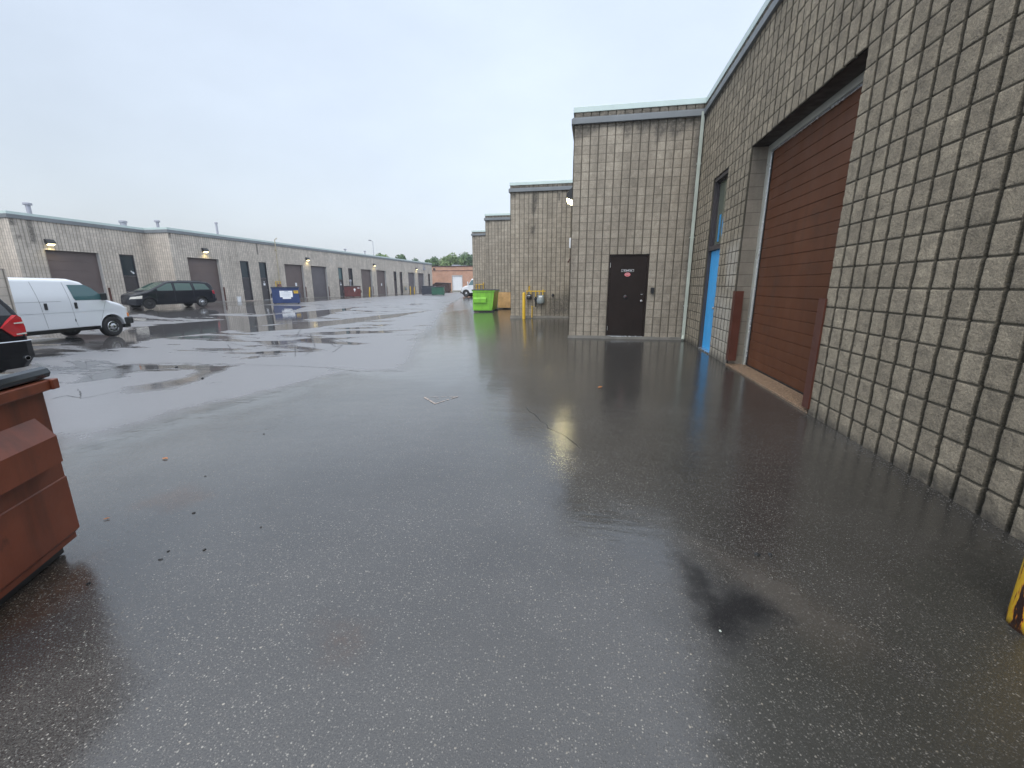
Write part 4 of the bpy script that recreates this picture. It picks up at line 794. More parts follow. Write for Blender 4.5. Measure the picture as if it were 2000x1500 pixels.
rd=dumpster('dark red dumpster with white diamond sticker by yellow posts',(-29.6,49.5,g1(-29.6,49.5)),R_(33),1.9,1.7,1.3,'dred_d',pock=(.80,.50,.1))
mb=MB(); y_=-1.7/2-.004; mb.prism([(.25+.14*math.cos(a)*(1 if True else 1),y_,.94+.17*math.sin(a)) for a in np.linspace(0,2*math.pi,4,endpoint=False)],(0,-.006,0)); mb.prism([(.16,y_,.80),(.34,y_,.80),(.25,y_,.66)],(0,-.0055,0)); mb.box((.70,y_-.004,1.12),(.26,.006,.08)); mb.build('diamond_sticker',M['white'],rd)
dumpster('dark green dumpster at the far end of the grey building',(-22.2,60.2,0),R_(14),1.75,1.5,1.15,'dgreen_d')
dumpster('blue black dumpster half behind the dark green dumpster',(-24.55,62.4,0),R_(14),1.9,1.5,1.28,'black_d')
# open top bin by the brick building
mb=MB(); prof=[(-1.9,.15),(2.0,.15),(2.05,1.85),(-.7,1.95),(-2.0,1.15)]
mb.prism([(x,-1,z) for x,z in prof],(0,2,0))
for k in range(8): mb.box((-1.2+k*.45,-1.03,.95),(.07,.06,1.5))
mb.box((0,0,.08),(3.8,1.4,.14)); rb_=empty('waste_container',(-31.9,88,0),R_(6),'long dark steel waste container in front of the brick building','waste container'); mb.build('bin_body',M['brown_d'],rb_)
mb=MB(); mb.tube([(-2.02,-1.0,1.17),(-.7,-1.03,1.98),(2.07,-1.03,1.88)],.06,6); mb.tube([(-2.02,1.0,1.17),(-.7,1.03,1.98),(2.07,1.03,1.88)],.06,6); mb.build('rim',M['black_d'],rb_)
# ---------------------------------------------------------------- bollards, meters
def bollard(label,x,y,r,h,mat='yellow',group='yellow steel bollards',lean=0):
    mb=MB(); pr=[(r,-.05),(r,h-.06)]+[(r*math.cos(a),h-.06+.06*math.sin(a)) for a in (.4,.8,1.2,1.5)]
    mb.lathe(pr,(0,0,0),'z',28); root=mb.build('bollard',M[mat],smooth=True); root.location=(x,y,g1(x,y)); root.rotation_euler=(0,lean,0); return tag(root,label,'bollard',group)
bollard('chipped rusty yellow bollard at the near right edge',1.930,1.885,.098,.95,'rustyyellow')
bollard('slim yellow bollard beside the twin gas meters',-2.985,18.95,.07,1.17)
bollard('far yellow bollard leaning behind the dark red dumpster, left one',-30.9,53.4,.09,1.25)
bollard('far yellow bollard standing right of the dark red dumpster',-31.0,56.2,.09,1.2,lean=.10)
bollard('distant yellow bollard beside the far dock doors, left of two',-31.9,72.3,.09,1.25)
bollard('distant yellow bollard beside the far dock doors, right of two',-31.7,73.6,.09,1.15)
def meter(mb_,c,s,kind):  # local axes: x along wall, -y outwards
    x,y,z=c
    mb_.box((x,y,z+.02*s),(.20*s,.13*s,.16*s),0,.02*s); mb_.lathe([(.0,0),(.10*s,0),(.125*s,.03*s),(.125*s,.05*s)],(x,y+.0,z-.16*s),'z',14)
    mb_.lathe([(.125*s,-.11*s),(.13*s,-.05*s),(.10*s,.02*s),(.03,.05*s)],(x,y,z),'z',14)
root=empty('gas_meter_set',(-2.5,19.28,0),0,'twin grey gas meters on yellow pipework behind the slim bollard','gas meter')
mb=MB()
mb.tube([(-.38,-.12,1.10),(-.38,-.12,1.17),(-.28,-.12,1.17),(.36,-.12,1.17),(.45,-.12,1.17)],.022,8)
mb.tube([(-.38,-.12,1.17),(-.38,-.12,1.02)],.022,8); mb.tube([(-.20,-.12,1.17),(-.20,-.12,1.02)],.022,8)
mb.tube([(-.28,-.12,1.17),(-.28,-.12,1.36),(-.28,.02,1.38)],.025,8); mb.tube([(.02,-.12,1.17),(.02,-.12,.93)],.02,8)
mb.tube([(.18,-.12,1.17),(.18,-.12,1.03)],.02,8); mb.tube([(.34,-.12,1.00),(.34,-.12,1.20),(.34,.02,1.22)],.024,8)
mb.tube([(.02,-.12,.93),(.02,-.12,.50),(-.14,-.12,.50),(-.15,-.12,.0)],.024,8)
for q in ((-.38,1.17),(-.20,1.17),(.18,1.17),(.02,1.17),(.34,1.19),(-.15,.49)): mb.box((q[0],-.12,q[1]),(.06,.06,.06),0,.01)
mb.build('pipework',M['yellow'],root,smooth=True)
mb=MB(); meter(mb,(-.28,-.13,.95),.95,0); mt_=mb.build('meter',M['blackplastic'],root,smooth=True); mb=MB(); mb.box((-.28,-.205,.96),(.12,.012,.06)); mb.build('dial_plate',M['white'],mt_)
mb=MB(); meter(mb,(.25,-.15,.86),1.45,1); mb.box((.25,-.15,.70),(.30,.20,.10),0,.04); mt_=mb.build('meter',M['meter'],root,smooth=True); mb=MB(); mb.box((.25,-.262,.94),(.16,.012,.07)); mb.build('dial_plate',M['white'],mt_)
mb=MB(); mb.lathe([(.03,-.1),(.05,-.06),(.05,.0),(.085,.02),(.085,.05),(.03,.07)],(.02,-.12,.80),'z',14); mb.tube([(.02,-.12,.93),(.02,-.12,.48)],.03,8); mb.build('regulator',M['blackplastic'],root,smooth=True)
mb=MB(); mb.lathe([(0,0),(.05,0),(.06,.04),(.02,.10)],(-1.72,19.24,.95),'z',12); mb.box((-1.72,19.27,1.0),(.08,.05,.12)); tag(mb.build('outdoor_faucet',M['blackplastic']),'small dark faucet cover on the wall right of the gas meters','faucet')
# meter on the far bay
root=empty('gas_meter_set',(-9.15,34.72,0),0,'yellow gas pipework on the wall just above the green dumpster','gas meter'); mb=MB()
mb.tube([(-.3,-.1,0),(-.3,-.1,1.5),(.3,-.1,1.5),(.3,-.1,.9)],.04,8); mb.tube([(-.05,-.1,1.5),(-.05,-.1,.9)],.04,8); mb.tube([(.3,-.1,1.5),(.3,.02,1.62)],.04,8); mb.build('pipework',M['yellow'],root); mb=MB(); meter(mb,(.1,-.13,.9),1.4,0); mb.build('meter',M['meter'],root)
# far left gas set with tall vent pipe
root=empty('gas_meter_set',(-32.62,40.2,0),R_(90),'yellow gas meter with a tall pale pipe up the grey wall','gas meter'); mb=MB()
mb.tube([(-.3,-.1,.6),(-.3,-.1,1.85),(.4,-.1,1.85),(.4,-.1,.2)],.05,8); mb.tube([(.05,-.1,1.85),(.05,-.1,1.1)],.04,8); mb.build('pipework',M['yellow'],root)
mb=MB(); mb.tube([(.32,-.1,1.85),(.32,-.1,6.05),(.25,-.3,6.1),(-.35,-.9,6.12)],.038,8); mb.box((.32,-.1,5.0),(.16,.16,.1)); mb.build('vent_riser',M['paleyellow'],root)
mb=MB(); meter(mb,(.15,-.15,1.4),1.8,0); mb.build('meter',simple('rusty_brown_meter',(.14,.06,.05),.6,var=.3),root)
for (x,y,lab) in ((-32.6,54.6,'distant gas meter with yellow pipes behind the yellow posts'),(-32.6,71.6,'most distant gas meter with yellow pipes by the far dock doors')):
    root=empty('gas_meter_set',(x,y,0),R_(90),lab,'gas meter'); mb=MB(); mb.tube([(-.3,-.1,.2),(-.3,-.1,1.35),(.5,-.1,1.35),(.5,-.1,.4)],.05,8); mb.build('pipework',M['paleyellow'],root); mb=MB(); meter(mb,(.1,-.15,.9),1.8,0); mb.build('meter',M['meter'],root)
mb=MB(); mb.tube([(0,0,0),(0,0,1.9)],.06,8); mb.lathe([(.05,1.9),(.16,1.95),(.16,2.15),(.05,2.2)],(0,0,0),'z',12); o=mb.build('vent_post',M['pipeg']); o.location=(-32.1,53.4,0); tag(o,'short post with pale cap between two narrow doors behind dark red dumpster','vent post')
# plywood, bucket, boards
mb=MB(); mb.box((0,0,.5),(2.3,.018,.98)); o=mb.build('plywood_sheet',M['ply']); o.location=(-4.75,26.72,.02); o.rotation_euler=(R_(-9),0,0); tag(o,'tan plywood sheet leaning on the wall beside the green dumpster','plywood')
bk=empty('bucket',(-31.9,34.2,0),0,'white plastic bucket by the wall right of the dark minivan','bucket')
mb=MB(); mb.lathe([(.15,0),(.19,.42),(.205,.43),(.205,.46),(.18,.46),(.145,.03),(0,.03)],(0,0,0),'z',18); mb.build('pail',M['white'],bk,smooth=True)
mb=MB(); mb.tube([(.19*math.cos(a),.19*math.sin(a)*.3-.05,.44+.17*math.sin(a)) for a in np.linspace(0,math.pi,9)],.008,5); mb.build('handle',M['steel'],bk)
mb=MB(); mb.tube([(-31.95+.25*math.cos(a*.9),35.4+.5*math.sin(a)+a*.05,g1(-31.9,35)+.02+.015*(a>6)) for a in np.linspace(0,12.5,60)],.018,5); tag(mb.build('extension_cord',M['mark']),'orange cord coiled on the ground at the foot of the grey wall','cord')
# low block wall by the black vehicle
LW=empty('low_block_wall',(-15,7.9,-.42),0,'low block wall at the left edge behind the white van','wall')
Fw=Fr((-22.0,7.87,0),(1,0,0)); wz=1.83
block_wall('wall_face',LW,Fw.O,Fw.U,0,8.02,wz,[],4,'blockfar',.5,z0=-.6,seed=60)
Fe=Fr((-13.98,7.87,0),(0,1,0)); block_wall('wall_face',LW,Fe.O,Fe.U,0,.25,wz,[],4,'blockfar',.2,z0=-.6,seed=61)
mb=MB(); mb.b2((-22,7.885,-.6),(-14.0,8.10,wz+.012)); mb.build('wall_core',M['found'],LW,True)
# small litter
def lump(x,y,s,mat,label,name='debris_lump',cat='debris'):
    bm=bmesh.new(); bmesh.ops.create_icosphere(bm,subdivisions=2,radius=1)
    for v in bm.verts: v.co*=1+random.uniform(-.22,.22)
    me=bpy.data.meshes.new(name); bm.to_mesh(me); bm.free(); me.transform(Matrix.Diagonal((*s,1)))
    o=link_mesh(name,me,M[mat]); o.location=(x,y,g1(x,y)+s[2]*.6); o.rotation_euler.z=random.random()*3; tag(o,label,cat)
lump(.945,2.235,(.016,.011,.007),'blackplastic','left of two small black rubber lumps on the wet asphalt')
lump(1.015,2.245,(.013,.010,.007),'blackplastic','right of two small black rubber lumps on the wet asphalt')
lump(-7.05,6.45,(.03,.02,.02),'blackplastic','small black lump on the pale asphalt beyond the red dumpster')
lump(-9.05,7.7,(.035,.025,.02),'blackplastic','black lump on the asphalt near the black vehicle')
lump(-2.27,1.64,(.012,.006,.004),'blackplastic','tiny black scrap near the foot of the red dumpster')
for q,(bx,by,bs,bl) in enumerate([(-3.0,2.62,.008,'black speck on grey asphalt right of the red dumpster, farthest of its cluster'),(-2.55,2.1,.010,'black speck between the red dumpster and the yard triangle'),(-2.1,1.75,.009,'black speck nearest the bottom of the picture'),(-1.95,2.0,.007,'tiny dark crumb on grey asphalt toward the yard middle'),(-3.3,3.6,.010,'dark crumb just below the pale water film'),(-2.45,1.42,.010,'dark crumb on the wet patch by the red dumpster')]): lump(bx,by,(bs,bs*.7,bs*.5),'blackplastic',bl)
lump(-2.30,1.66+.05,(.008,.006,.004),'blackplastic','tiny black scrap just beyond the other one by the red dumpster')
M['leaflitter']=simple('fallen_leaf_orange',(.40,.15,.04),.5)
def leaf(x,y,s,label):
    mb=MB(); pts=[(0,-1,0),(.35,-.5,.12),(.45,.1,.1),(.25,.6,.2),(0,1,.05),(-.25,.6,.15),(-.42,.1,.2),(-.3,-.5,.1)]
    mb.add([(a*s,b_*s,c*s+.006) for a,b_,c in pts]+[(0,0,.004)],[(i,(i+1)%8,8) for i in range(8)]); o=mb.build('fallen_leaf',M['leaflitter']); o.location=(x,y,g1(x,y)); o.rotation_euler.z=random.random()*6; tag(o,label,'leaf','fallen orange leaves')
leaf(.17,6.01,.05,'orange leaf on dark asphalt in front of the dark steel door'); leaf(-3.73,2.91,.035,'orange leaf on grey asphalt right of the red dumpster'); leaf(-3.08,1.96,.02,'small brown leaf at the corner of the red dumpster')
lump(.595,1.64,(.007,.005,.003),'pipe','tiny pale green scrap on the black oil patch')
# ---------------------------------------------------------------- vehicles
def boolean_cut(o,cuts):
    for c in cuts:
        md=o.modifiers.new('b','BOOLEAN'); md.operation='DIFFERENCE'; md.object=c; md.solver='EXACT'
    bpy.context.view_layer.update(); dg=bpy.context.evaluated_depsgraph_get(); me=bpy.data.meshes.new_from_object(o.evaluated_get(dg)); o.modifiers.clear(); old=o.data; o.data=me; bpy.data.meshes.remove(old)
    for c in cuts: bpy.data.objects.remove(c)
    me.polygons.foreach_set('use_smooth',[True]*len(me.polygons))
    try: me.set_sharp_from_angle(angle=R_(28))
    except Exception: pass
class Car:
    def __init__(s,root,top,bot,hw,belt,tum,H,mat,r=.12,wheels=(),tr=.34,crown=.03):
        s.root=root; s.top=sorted(top); s.bot=sorted(bot); s.hwp=sorted(hw); s.belt=belt; s.tum=tum; s.H=H; s.r=r
        x0,x1=s.top[0][0],s.top[-1][0]
        xs=sorted(set([round(v,4) for v in np.arange(x0,x1,.07)]+[p[0] for p in s.top]+[p[0] for p in s.hwp if x0<=p[0]<=x1]+[x1]))
        sec=[]
        for x in xs: sec.append(s.section(x,crown))
        n=len(sec[0]); mb=MB(); vs=[p for q in sec for p in q]; fs=[(i*n+k,i*n+(k+1)%n,(i+1)*n+(k+1)%n,(i+1)*n+k) for i in range(len(xs)-1) for k in range(n)]
        fs+=[tuple(range(n))[::-1],tuple((len(xs)-1)*n+k for k in range(n))]; mb.add(vs,fs)
        o=mb.build('body',M[mat],root); cuts=[]
        for (wx,wr) in wheels:
            for sy in (-1,1):
                c=MB(); c.lathe([(wr,-.16),(wr,.5)],(wx,sy*(s.hw(wx)-.12) ,tr),'y',36)
                if sy<0: c=MB(); c.lathe([(wr,-.5),(wr,.16)],(wx,-(s.hw(wx)-.12),tr),'y',36)
                cuts.append(c.build('cut',None,root))
        if cuts: boolean_cut(o,cuts)
        s.body=o
        a=MB()
        for (wx,wr) in wheels:
            for sy in (-1,1): a.lathe([(wr+.005,-.13),(wr+.005,.13)],(wx,sy*(s.hw(wx)-.20),tr+.01),'y',28)
        # inner arch lining, open discs
        if wheels:
            for (wx,wr) in wheels:
                for sy in (-1,1):
                    b_=MB()
                    ys=[sy*(s.hw(wx)-.27),sy*(s.hw(wx)-.015)]; N_=24
                    vs=[((wr+.004)*math.cos(t)+wx,y_,(wr+.004)*math.sin(t)+tr) for y_ in ys for t in np.linspace(-.15,math.pi+.15,N_)]
                    b_.add(vs,[(i,i+1,N_+i+1,N_+i) for i in range(N_-1)]); b_.add([vs[i] for i in range(N_)],[tuple(range(N_))]); b_.build('arch_lining',M['blackplastic'],root)
    def zt(s,x): return float(np.interp(x,[p[0] for p in s.top],[p[1] for p in s.top]))
    def zb(s,x): return float(np.interp(x,[p[0] for p in s.bot],[p[1] for p in s.bot]))
    def hw(s,x): return float(np.interp(x,[p[0] for p in s.hwp],[p[1] for p in s.hwp]))
    def T(s,z):
        t=1.0
        if z>s.belt: q=(z-s.belt)/(s.H-s.belt); t=1-s.tum*(q**1.35)
        zz=.62; t-= .03*max(0,(zz-z)/zz)**2*1.6
        return t
    def Y(s,x,z): return s.hw(x)*s.T(z)
    def section(s,x,crown):
        zb,zt,r=s.zb(x),s.zt(x),min(s.r,(s.zt(x)-s.zb(x))*.3); pts=[(0,zb),(s.hw(x)*.85,zb)]
        for t in np.linspace(0.02,1,14): z=zb+(zt-r-zb)*t; pts.append((s.Y(x,z),z))
        yb=s.Y(x,zt-r)
        for a in (18,36,54,72,90): a=R_(a); pts.append((yb-r*1.3*(1-math.cos(a)),zt-r+r*math.sin(a)))
        ye=pts[-1][0]; pts+=[(ye*.6,zt+crown*.6),(0,zt+crown)]
        return [(x,y,z) for y,z in pts]+[(x,-y,z) for y,z in pts[1:-1][::-1]]
    def side(s,name,poly,mat,sides=(-1,1),off=.006,parent=None,rows=8,cols=10,label=None):
        zs_=[p[1] for p in poly]; z0,z1=min(zs_),max(zs_)
        for sy in sides:
            vs=[];
            levels=sorted(set(list(np.linspace(z0+1e-4,z1-1e-4,rows))+[min(max(z,z0+1e-4),z1-1e-4) for z in zs_]))
            for z in levels:
                X=[]
                for i in range(len(poly)):
                    a,b_=poly[i],poly[(i+1)%len(poly)]
                    if (a[1]-z)*(b_[1]-z)<=0 and a[1]!=b_[1]: X.append(a[0]+(b_[0]-a[0])*(z-a[1])/(b_[1]-a[1]))
                xa,xb=min(X),max(X)
                for c in range(cols+1): x=xa+(xb-xa)*c/cols; vs.append((x,sy*(s.Y(x,z)+off),z))
            n=cols+1; mb=MB(); mb.add(vs,[(j*n+i,j*n+i+1,(j+1)*n+i+1,(j+1)*n+i) for j in range(len(levels)-1) for i in range(cols)])
            mb.add([(v[0],v[1]-sy*(off+.004),v[2]) for v in vs],[])
            o=mb.build(name,M[mat],parent or s.root,smooth=True)
            if label:o['label']=label
        return o
    def topp(s,name,x0,x1,f0,f1,mat,off=.008,parent=None,crown=.03):
        vs=[]; n=10; m_=8
        for i in range(n+1):
            x=x0+(x1-x0)*i/n; z=s.zt(x); ye=(s.Y(x,z-s.r)-s.r*1.1)*(f0+(f1-f0)*i/n)
            for j in range(m_+1): t=-1+2*j/m_; vs.append((x,ye*t,z+crown*(1-abs(t))+off))
        mb=MB(); mb.add(vs,[(i*(m_+1)+j,i*(m_+1)+j+1,(i+1)*(m_+1)+j+1,(i+1)*(m_+1)+j) for i in range(n) for j in range(m_)])
        return mb.build(name,M[mat],parent or s.root,smooth=True)
    def wheel(s,x,r,rr,style,wd=.24,steer=0,sides=(-1,1),inset=0.0):
        for sy in sides:
            w_=empty_child('wheel',s.root,(x,sy*(s.hw(x)-wd/2-.005-inset),r))
            t=MB(); t.lathe([(rr,-wd/2+.02),(rr+.02,-wd/2),(r-.05,-wd/2-.005),(r-.012,-wd/2+.03),(r,-wd/2+.06),(r,wd/2-.06),(r-.012,wd/2-.03),(r-.05,wd/2+.005),(rr+.02,wd/2),(rr,wd/2-.02)],(0,0,0),'y',32); t.build('tyre',M['tyre'],w_,smooth=True)
            yo=sy*(wd/2-.02); q=MB(); ry=lambda k:sy*k
            prof=[(rr,0),(rr-.015,.012),(rr-.03,-.02),(rr*.72,-.015),(rr*.45,.02),(rr*.3,.03),(rr*.28,.045),(0,.045)]
            q.lathe([(a,yo+sy*b_) for a,b_ in prof],(0,0,0),'y',32); ri=q.build('rim',M['rimdark' if style=='black' else 'rim'],w_,smooth=True)
            if style!='black':
                h=MB(); nh=8 if style=='steel' else 7
                for k in range(nh):
                    a=2*math.pi*k/nh
                    if style=='steel': c=(rr*.70*math.cos(a),rr*.70*math.sin(a)); pts=[(c[0]+rr*.14*math.cos(t_),c[1]+rr*.14*math.sin(t_)) for t_ in np.linspace(0,2*math.pi,10,endpoint=False)]
                    else: pts=[(rr*.40*math.cos(a),rr*.40*math.sin(a)),(rr*.88*math.cos(a-.17),rr*.88*math.sin(a-.17)),(rr*.88*math.cos(a+.17),rr*.88*math.sin(a+.17))]
                    h.prism([(p[0],yo+sy*.012,p[1]) for p in pts],(0,sy*.012,0))
                h.lathe([(rr*.16,yo+sy*.040),(rr*.16,yo+sy*.052),(0,yo+sy*.052)],(0,0,0),'y',14)
                h.build('hub_openings',M['blackplastic'],w_)
def empty_child(name,parent,loc):
    o=bpy.data.objects.new(name,None); COL.objects.link(o); o.parent=parent; o.location=loc; o.empty_display_size=.1; return o
# --- white cargo van
def white_van(loc,rz,label,wheelh=.37,group=None):
    r=empty('cargo_van',loc,rz,label,'van',group)
    top=[(-4.72,1.95),(-4.68,2.05),(-3,2.10),(-1.05,2.08),(-.72,1.99),(.03,1.345),(.16,1.31),(.50,1.20),(.68,1.11),(.74,1.0)]
    bot=[(-4.72,.42),(.74,.42)]; hw=[(-4.72,.93),(-4.5,.98),(0,.99),(.45,.97),(.66,.90),(.74,.80)]
    c=Car(r,top,bot,hw,1.30,.16,2.1,'whitepaint',r=.14,wheels=[(0,.44),(-3.43,.44)],tr=wheelh+.01)
    # glass
    c.side('side_window',[(-1.20,1.88),(-.66,1.88),(-.48,1.78),(-.05,1.36),(-1.10,1.36),(-1.14,1.42)],'glassteal',off=.008)
    c.topp('windshield',-.70,-.0,.9,.97,'glassteal')
    # panel gaps as narrow recess strips
    for a,b_ in (((-1.32,1.97),(-1.22,.62)),((-2.22,1.97),(-2.08,.45)),((-.12,1.30),(-.46,.46)),((-1.22,.62),(-1.19,.45))):
        c.side('panel_seam',[(a[0]-.004,a[1]),(a[0]+.005,a[1]),(b_[0]+.005,b_[1]),(b_[0]-.004,b_[1])],'seam',off=.003,cols=1)
    c.side('panel_seam',[(-4.6,1.345),(-1.55,1.345),(-1.55,1.338),(-4.6,1.338)],'seam',off=.002,rows=2)
    for (z,h_,x0,x1) in ((1.02,.035,-4.6,.5),(.50,.03,-4.6,-.45)):
        c.side('body_crease',[(x0,z),(x1,z),(x1,z-h_),(x0,z-h_)],'whitepaint',off=.012,rows=3)
    for hx in (-2.02,-1.13):
        for sy in (-1,1):
            m_=MB(); m_.box((hx,sy*(c.Y(hx,1.18)+.012),1.19),(.085,.03,.21),0,.012); m_.build('door_handle',M['blackplastic'],r)
    for sy in (-1,1):
        m_=MB(); m_.box((-.22,sy*(c.Y(-.5,1.45)+.11),1.47),(.10,.18,.26),0,.03); m_.box((-.2,sy*(c.Y(-.5,1.4)+.03),1.42),(.06,.1,.05)); m_.build('wing_mirror',M['blackplastic'],r)
        m_=MB(); m_.box((.715,sy*.76,.93),(.09,.20,.22),0,.02); m_.build('headlight',M['lens'],r)
        m_=MB(); m_.box((.70,sy*.855,.76),(.10,.07,.14),0,.01); m_.build('indicator',M['amber'],r)
        m_=MB(); m_.box((-1.235,sy*(c.Y(-1.5,.62)+.004),.70),(.03,.012,.09)); m_.build('door_hinge',M['seam'],r)
    m_=MB(); m_.box((.76,0,.55),(.26,1.84,.26),0,.05); m_.box((.66,0,.36),(.28,1.7,.16),0,.03); m_.box((.58,.915,.55),(.30,.10,.24),0,.03); m_.box((.58,-.915,.55),(.30,.10,.24),0,.03); m_.build('front_bumper',M['blackplastic'],r)
    m_=MB(); m_.box((.745,0,.87),(.05,1.2,.28),0,.02); m_.build('grille',M['blackplastic'],r)
    # arch lip
    for sy in (-1,1):
        m_=MB()
        for wx in (0,-3.43): m_=MB(); m_.tube([(wx+.455*math.cos(t),sy*(c.hw(wx)*c.T(.6)+.004),wheelh+.01+.455*math.sin(t)) for t in np.linspace(.12,math.pi-.0,20)],.010,6); m_.build('arch_lip',M['whitepaint'],r,smooth=True)
    m_=MB(); m_.box((-2.0,0,.36),(4.6,1.5,.12)); m_.build('underbody',M['blackplastic'],r)
    c.wheel(0,wheelh,.205,'steel',.25); c.wheel(-3.43,wheelh,.205,'steel',.25)
    return r
white_van((-17.5+.97,12.6-.10,g1(-17.2,12.6)),R_(95.6),'white cargo van parked behind the black vehicle at the left edge') if False else None
V0=Vector((-17.5,12.6)); hd=R_(95.6); rightv=Vector((math.cos(hd-math.pi/2),math.sin(hd-math.pi/2)))
cxy=V0-rightv*.97+Vector((math.cos(hd),math.sin(hd)))*.2
white_van((cxy.x,cxy.y,-.41),hd,'white cargo van parked behind the black vehicle at the left edge')
# --- dark minivan
def minivan():
    f=Vector((-27.55,22.45)); b_=Vector((-26.70,25.42)); h=(f-b_).normalized(); rz=math.atan2(h.y,h.x); lf=Vector((-h.y,h.x)); c0=f-lf*.90
    r=empty('minivan',(c0.x,c0.y,g1(*c0)),rz,'black minivan with one silver wheel parked by the grey building','minivan')
    top=[(-4.05,.95),(-4.02,1.15),(-3.85,1.52),(-3.68,1.67),(-3.1,1.74),(-1.9,1.76),(-1.35,1.73),(-1.05,1.64),(-.05,1.13),(.10,1.08),(.55,.97),(.78,.86),(.88,.70),(.92,.6)]
    bot=[(-4.05,.40),(-3.9,.28),(.7,.24),(.92,.35)]; hw=[(-4.05,.80),(-3.8,.94),(-3,.99),(0,.99),(.35,.93),(.6,.80),(.8,.60),(.92,.35)]
    c=Car(r,top,bot,hw,1.08,.20,1.75,'navy',r=.10,wheels=[(0,.40),(-3.08,.40)],tr=.335)
    c.side('side_window',[(-.98,1.50),(-1.15,1.585),(-1.40,1.61),(-1.40,1.14),(-.30,1.14),(-.36,1.19)],'glasscar',off=.008)
    c.side('side_window',[(-1.55,1.61),(-2.50,1.61),(-2.55,1.15),(-1.55,1.14)],'glasscar',off=.008)
    c.side('side_window',[(-2.68,1.60),(-3.42,1.56),(-3.66,1.24),(-3.64,1.19),(-2.72,1.17)],'glasscar',off=.008)
    c.topp('windshield',-1.02,-.10,.92,.98,'glasscar'); c.topp('rear_window',-4.0,-3.85,.85,.85,'glassdark')
    for a,b2 in (((-1.48,1.62),(-1.47,.35)),((-2.62,1.60),(-2.60,.72)),((-.44,1.08),(-.42,.35))):
        c.side('panel_seam',[(a[0]-.004,a[1]),(a[0]+.004,a[1]),(b2[0]+.004,b2[1]),(b2[0]-.004,b2[1])],'seam',off=.003,cols=1)
    c.side('side_trim',[(-2.62,.44),(-.46,.44),(-.46,.40),(-2.62,.40)],'navy',off=.02,rows=3)
    c.side('tail_light',[(-3.80,1.16),(-4.03,1.12),(-4.03,.86),(-3.84,.92)],'red',off=.012)
    c.side('headlight',[(.30,.84),(.80,.76),(.84,.62),(.34,.66)],'lens',off=.012)
    for sy in (-1,1):
        m_=MB(); m_.box((-.42,sy*(c.Y(-.4,1.12)+.09),1.18),(.09,.17,.15),0,.03); m_.build('wing_mirror',M['navy'],r)
        m_=MB(); m_.tube([(wx+.42*math.cos(t),sy*(c.hw(wx)*c.T(.6)+.0),.335+.42*math.sin(t)) for wx in (0,) for t in np.linspace(.1,math.pi-.1,16)],.02,6); m_.build('arch_lip',M['navy'],r,smooth=True); m_=MB(); m_.tube([(-3.08+.42*math.cos(t),sy*(c.hw(-3.08)*c.T(.6)),.335+.42*math.sin(t)) for t in np.linspace(.1,math.pi-.1,16)],.02,6); m_.build('arch_lip',M['navy'],r,smooth=True)
        m_=MB()
        for hx in (-1.32,-1.65): m_.box((hx,sy*(c.Y(hx,.98)+.015),.98),(.16,.03,.03),0,.01)
        m_.build('door_handle',M['navy'],r)
    m_=MB(); m_.box((-4.06,0,.52),(.12,1.7,.22),0,.04); m_.build('rear_bumper',M['navy'],r)
    m_=MB(); m_.box((-4.09,.6,.80),(.04,.3,.06)); m_.build('trim_strip',M['chrome'],r)
    m_=MB()
    for sy in (-1,1): m_.tube([(-1.9,sy*.62,1.78),(-3.4,sy*.62,1.76)],.02,6)
    m_.build('roof_rail',M['blackplastic'],r)
    c.wheel(0,.335,.20,'black',.22); c.wheel(-3.08,.335,.215,'alloy',.22)
minivan()
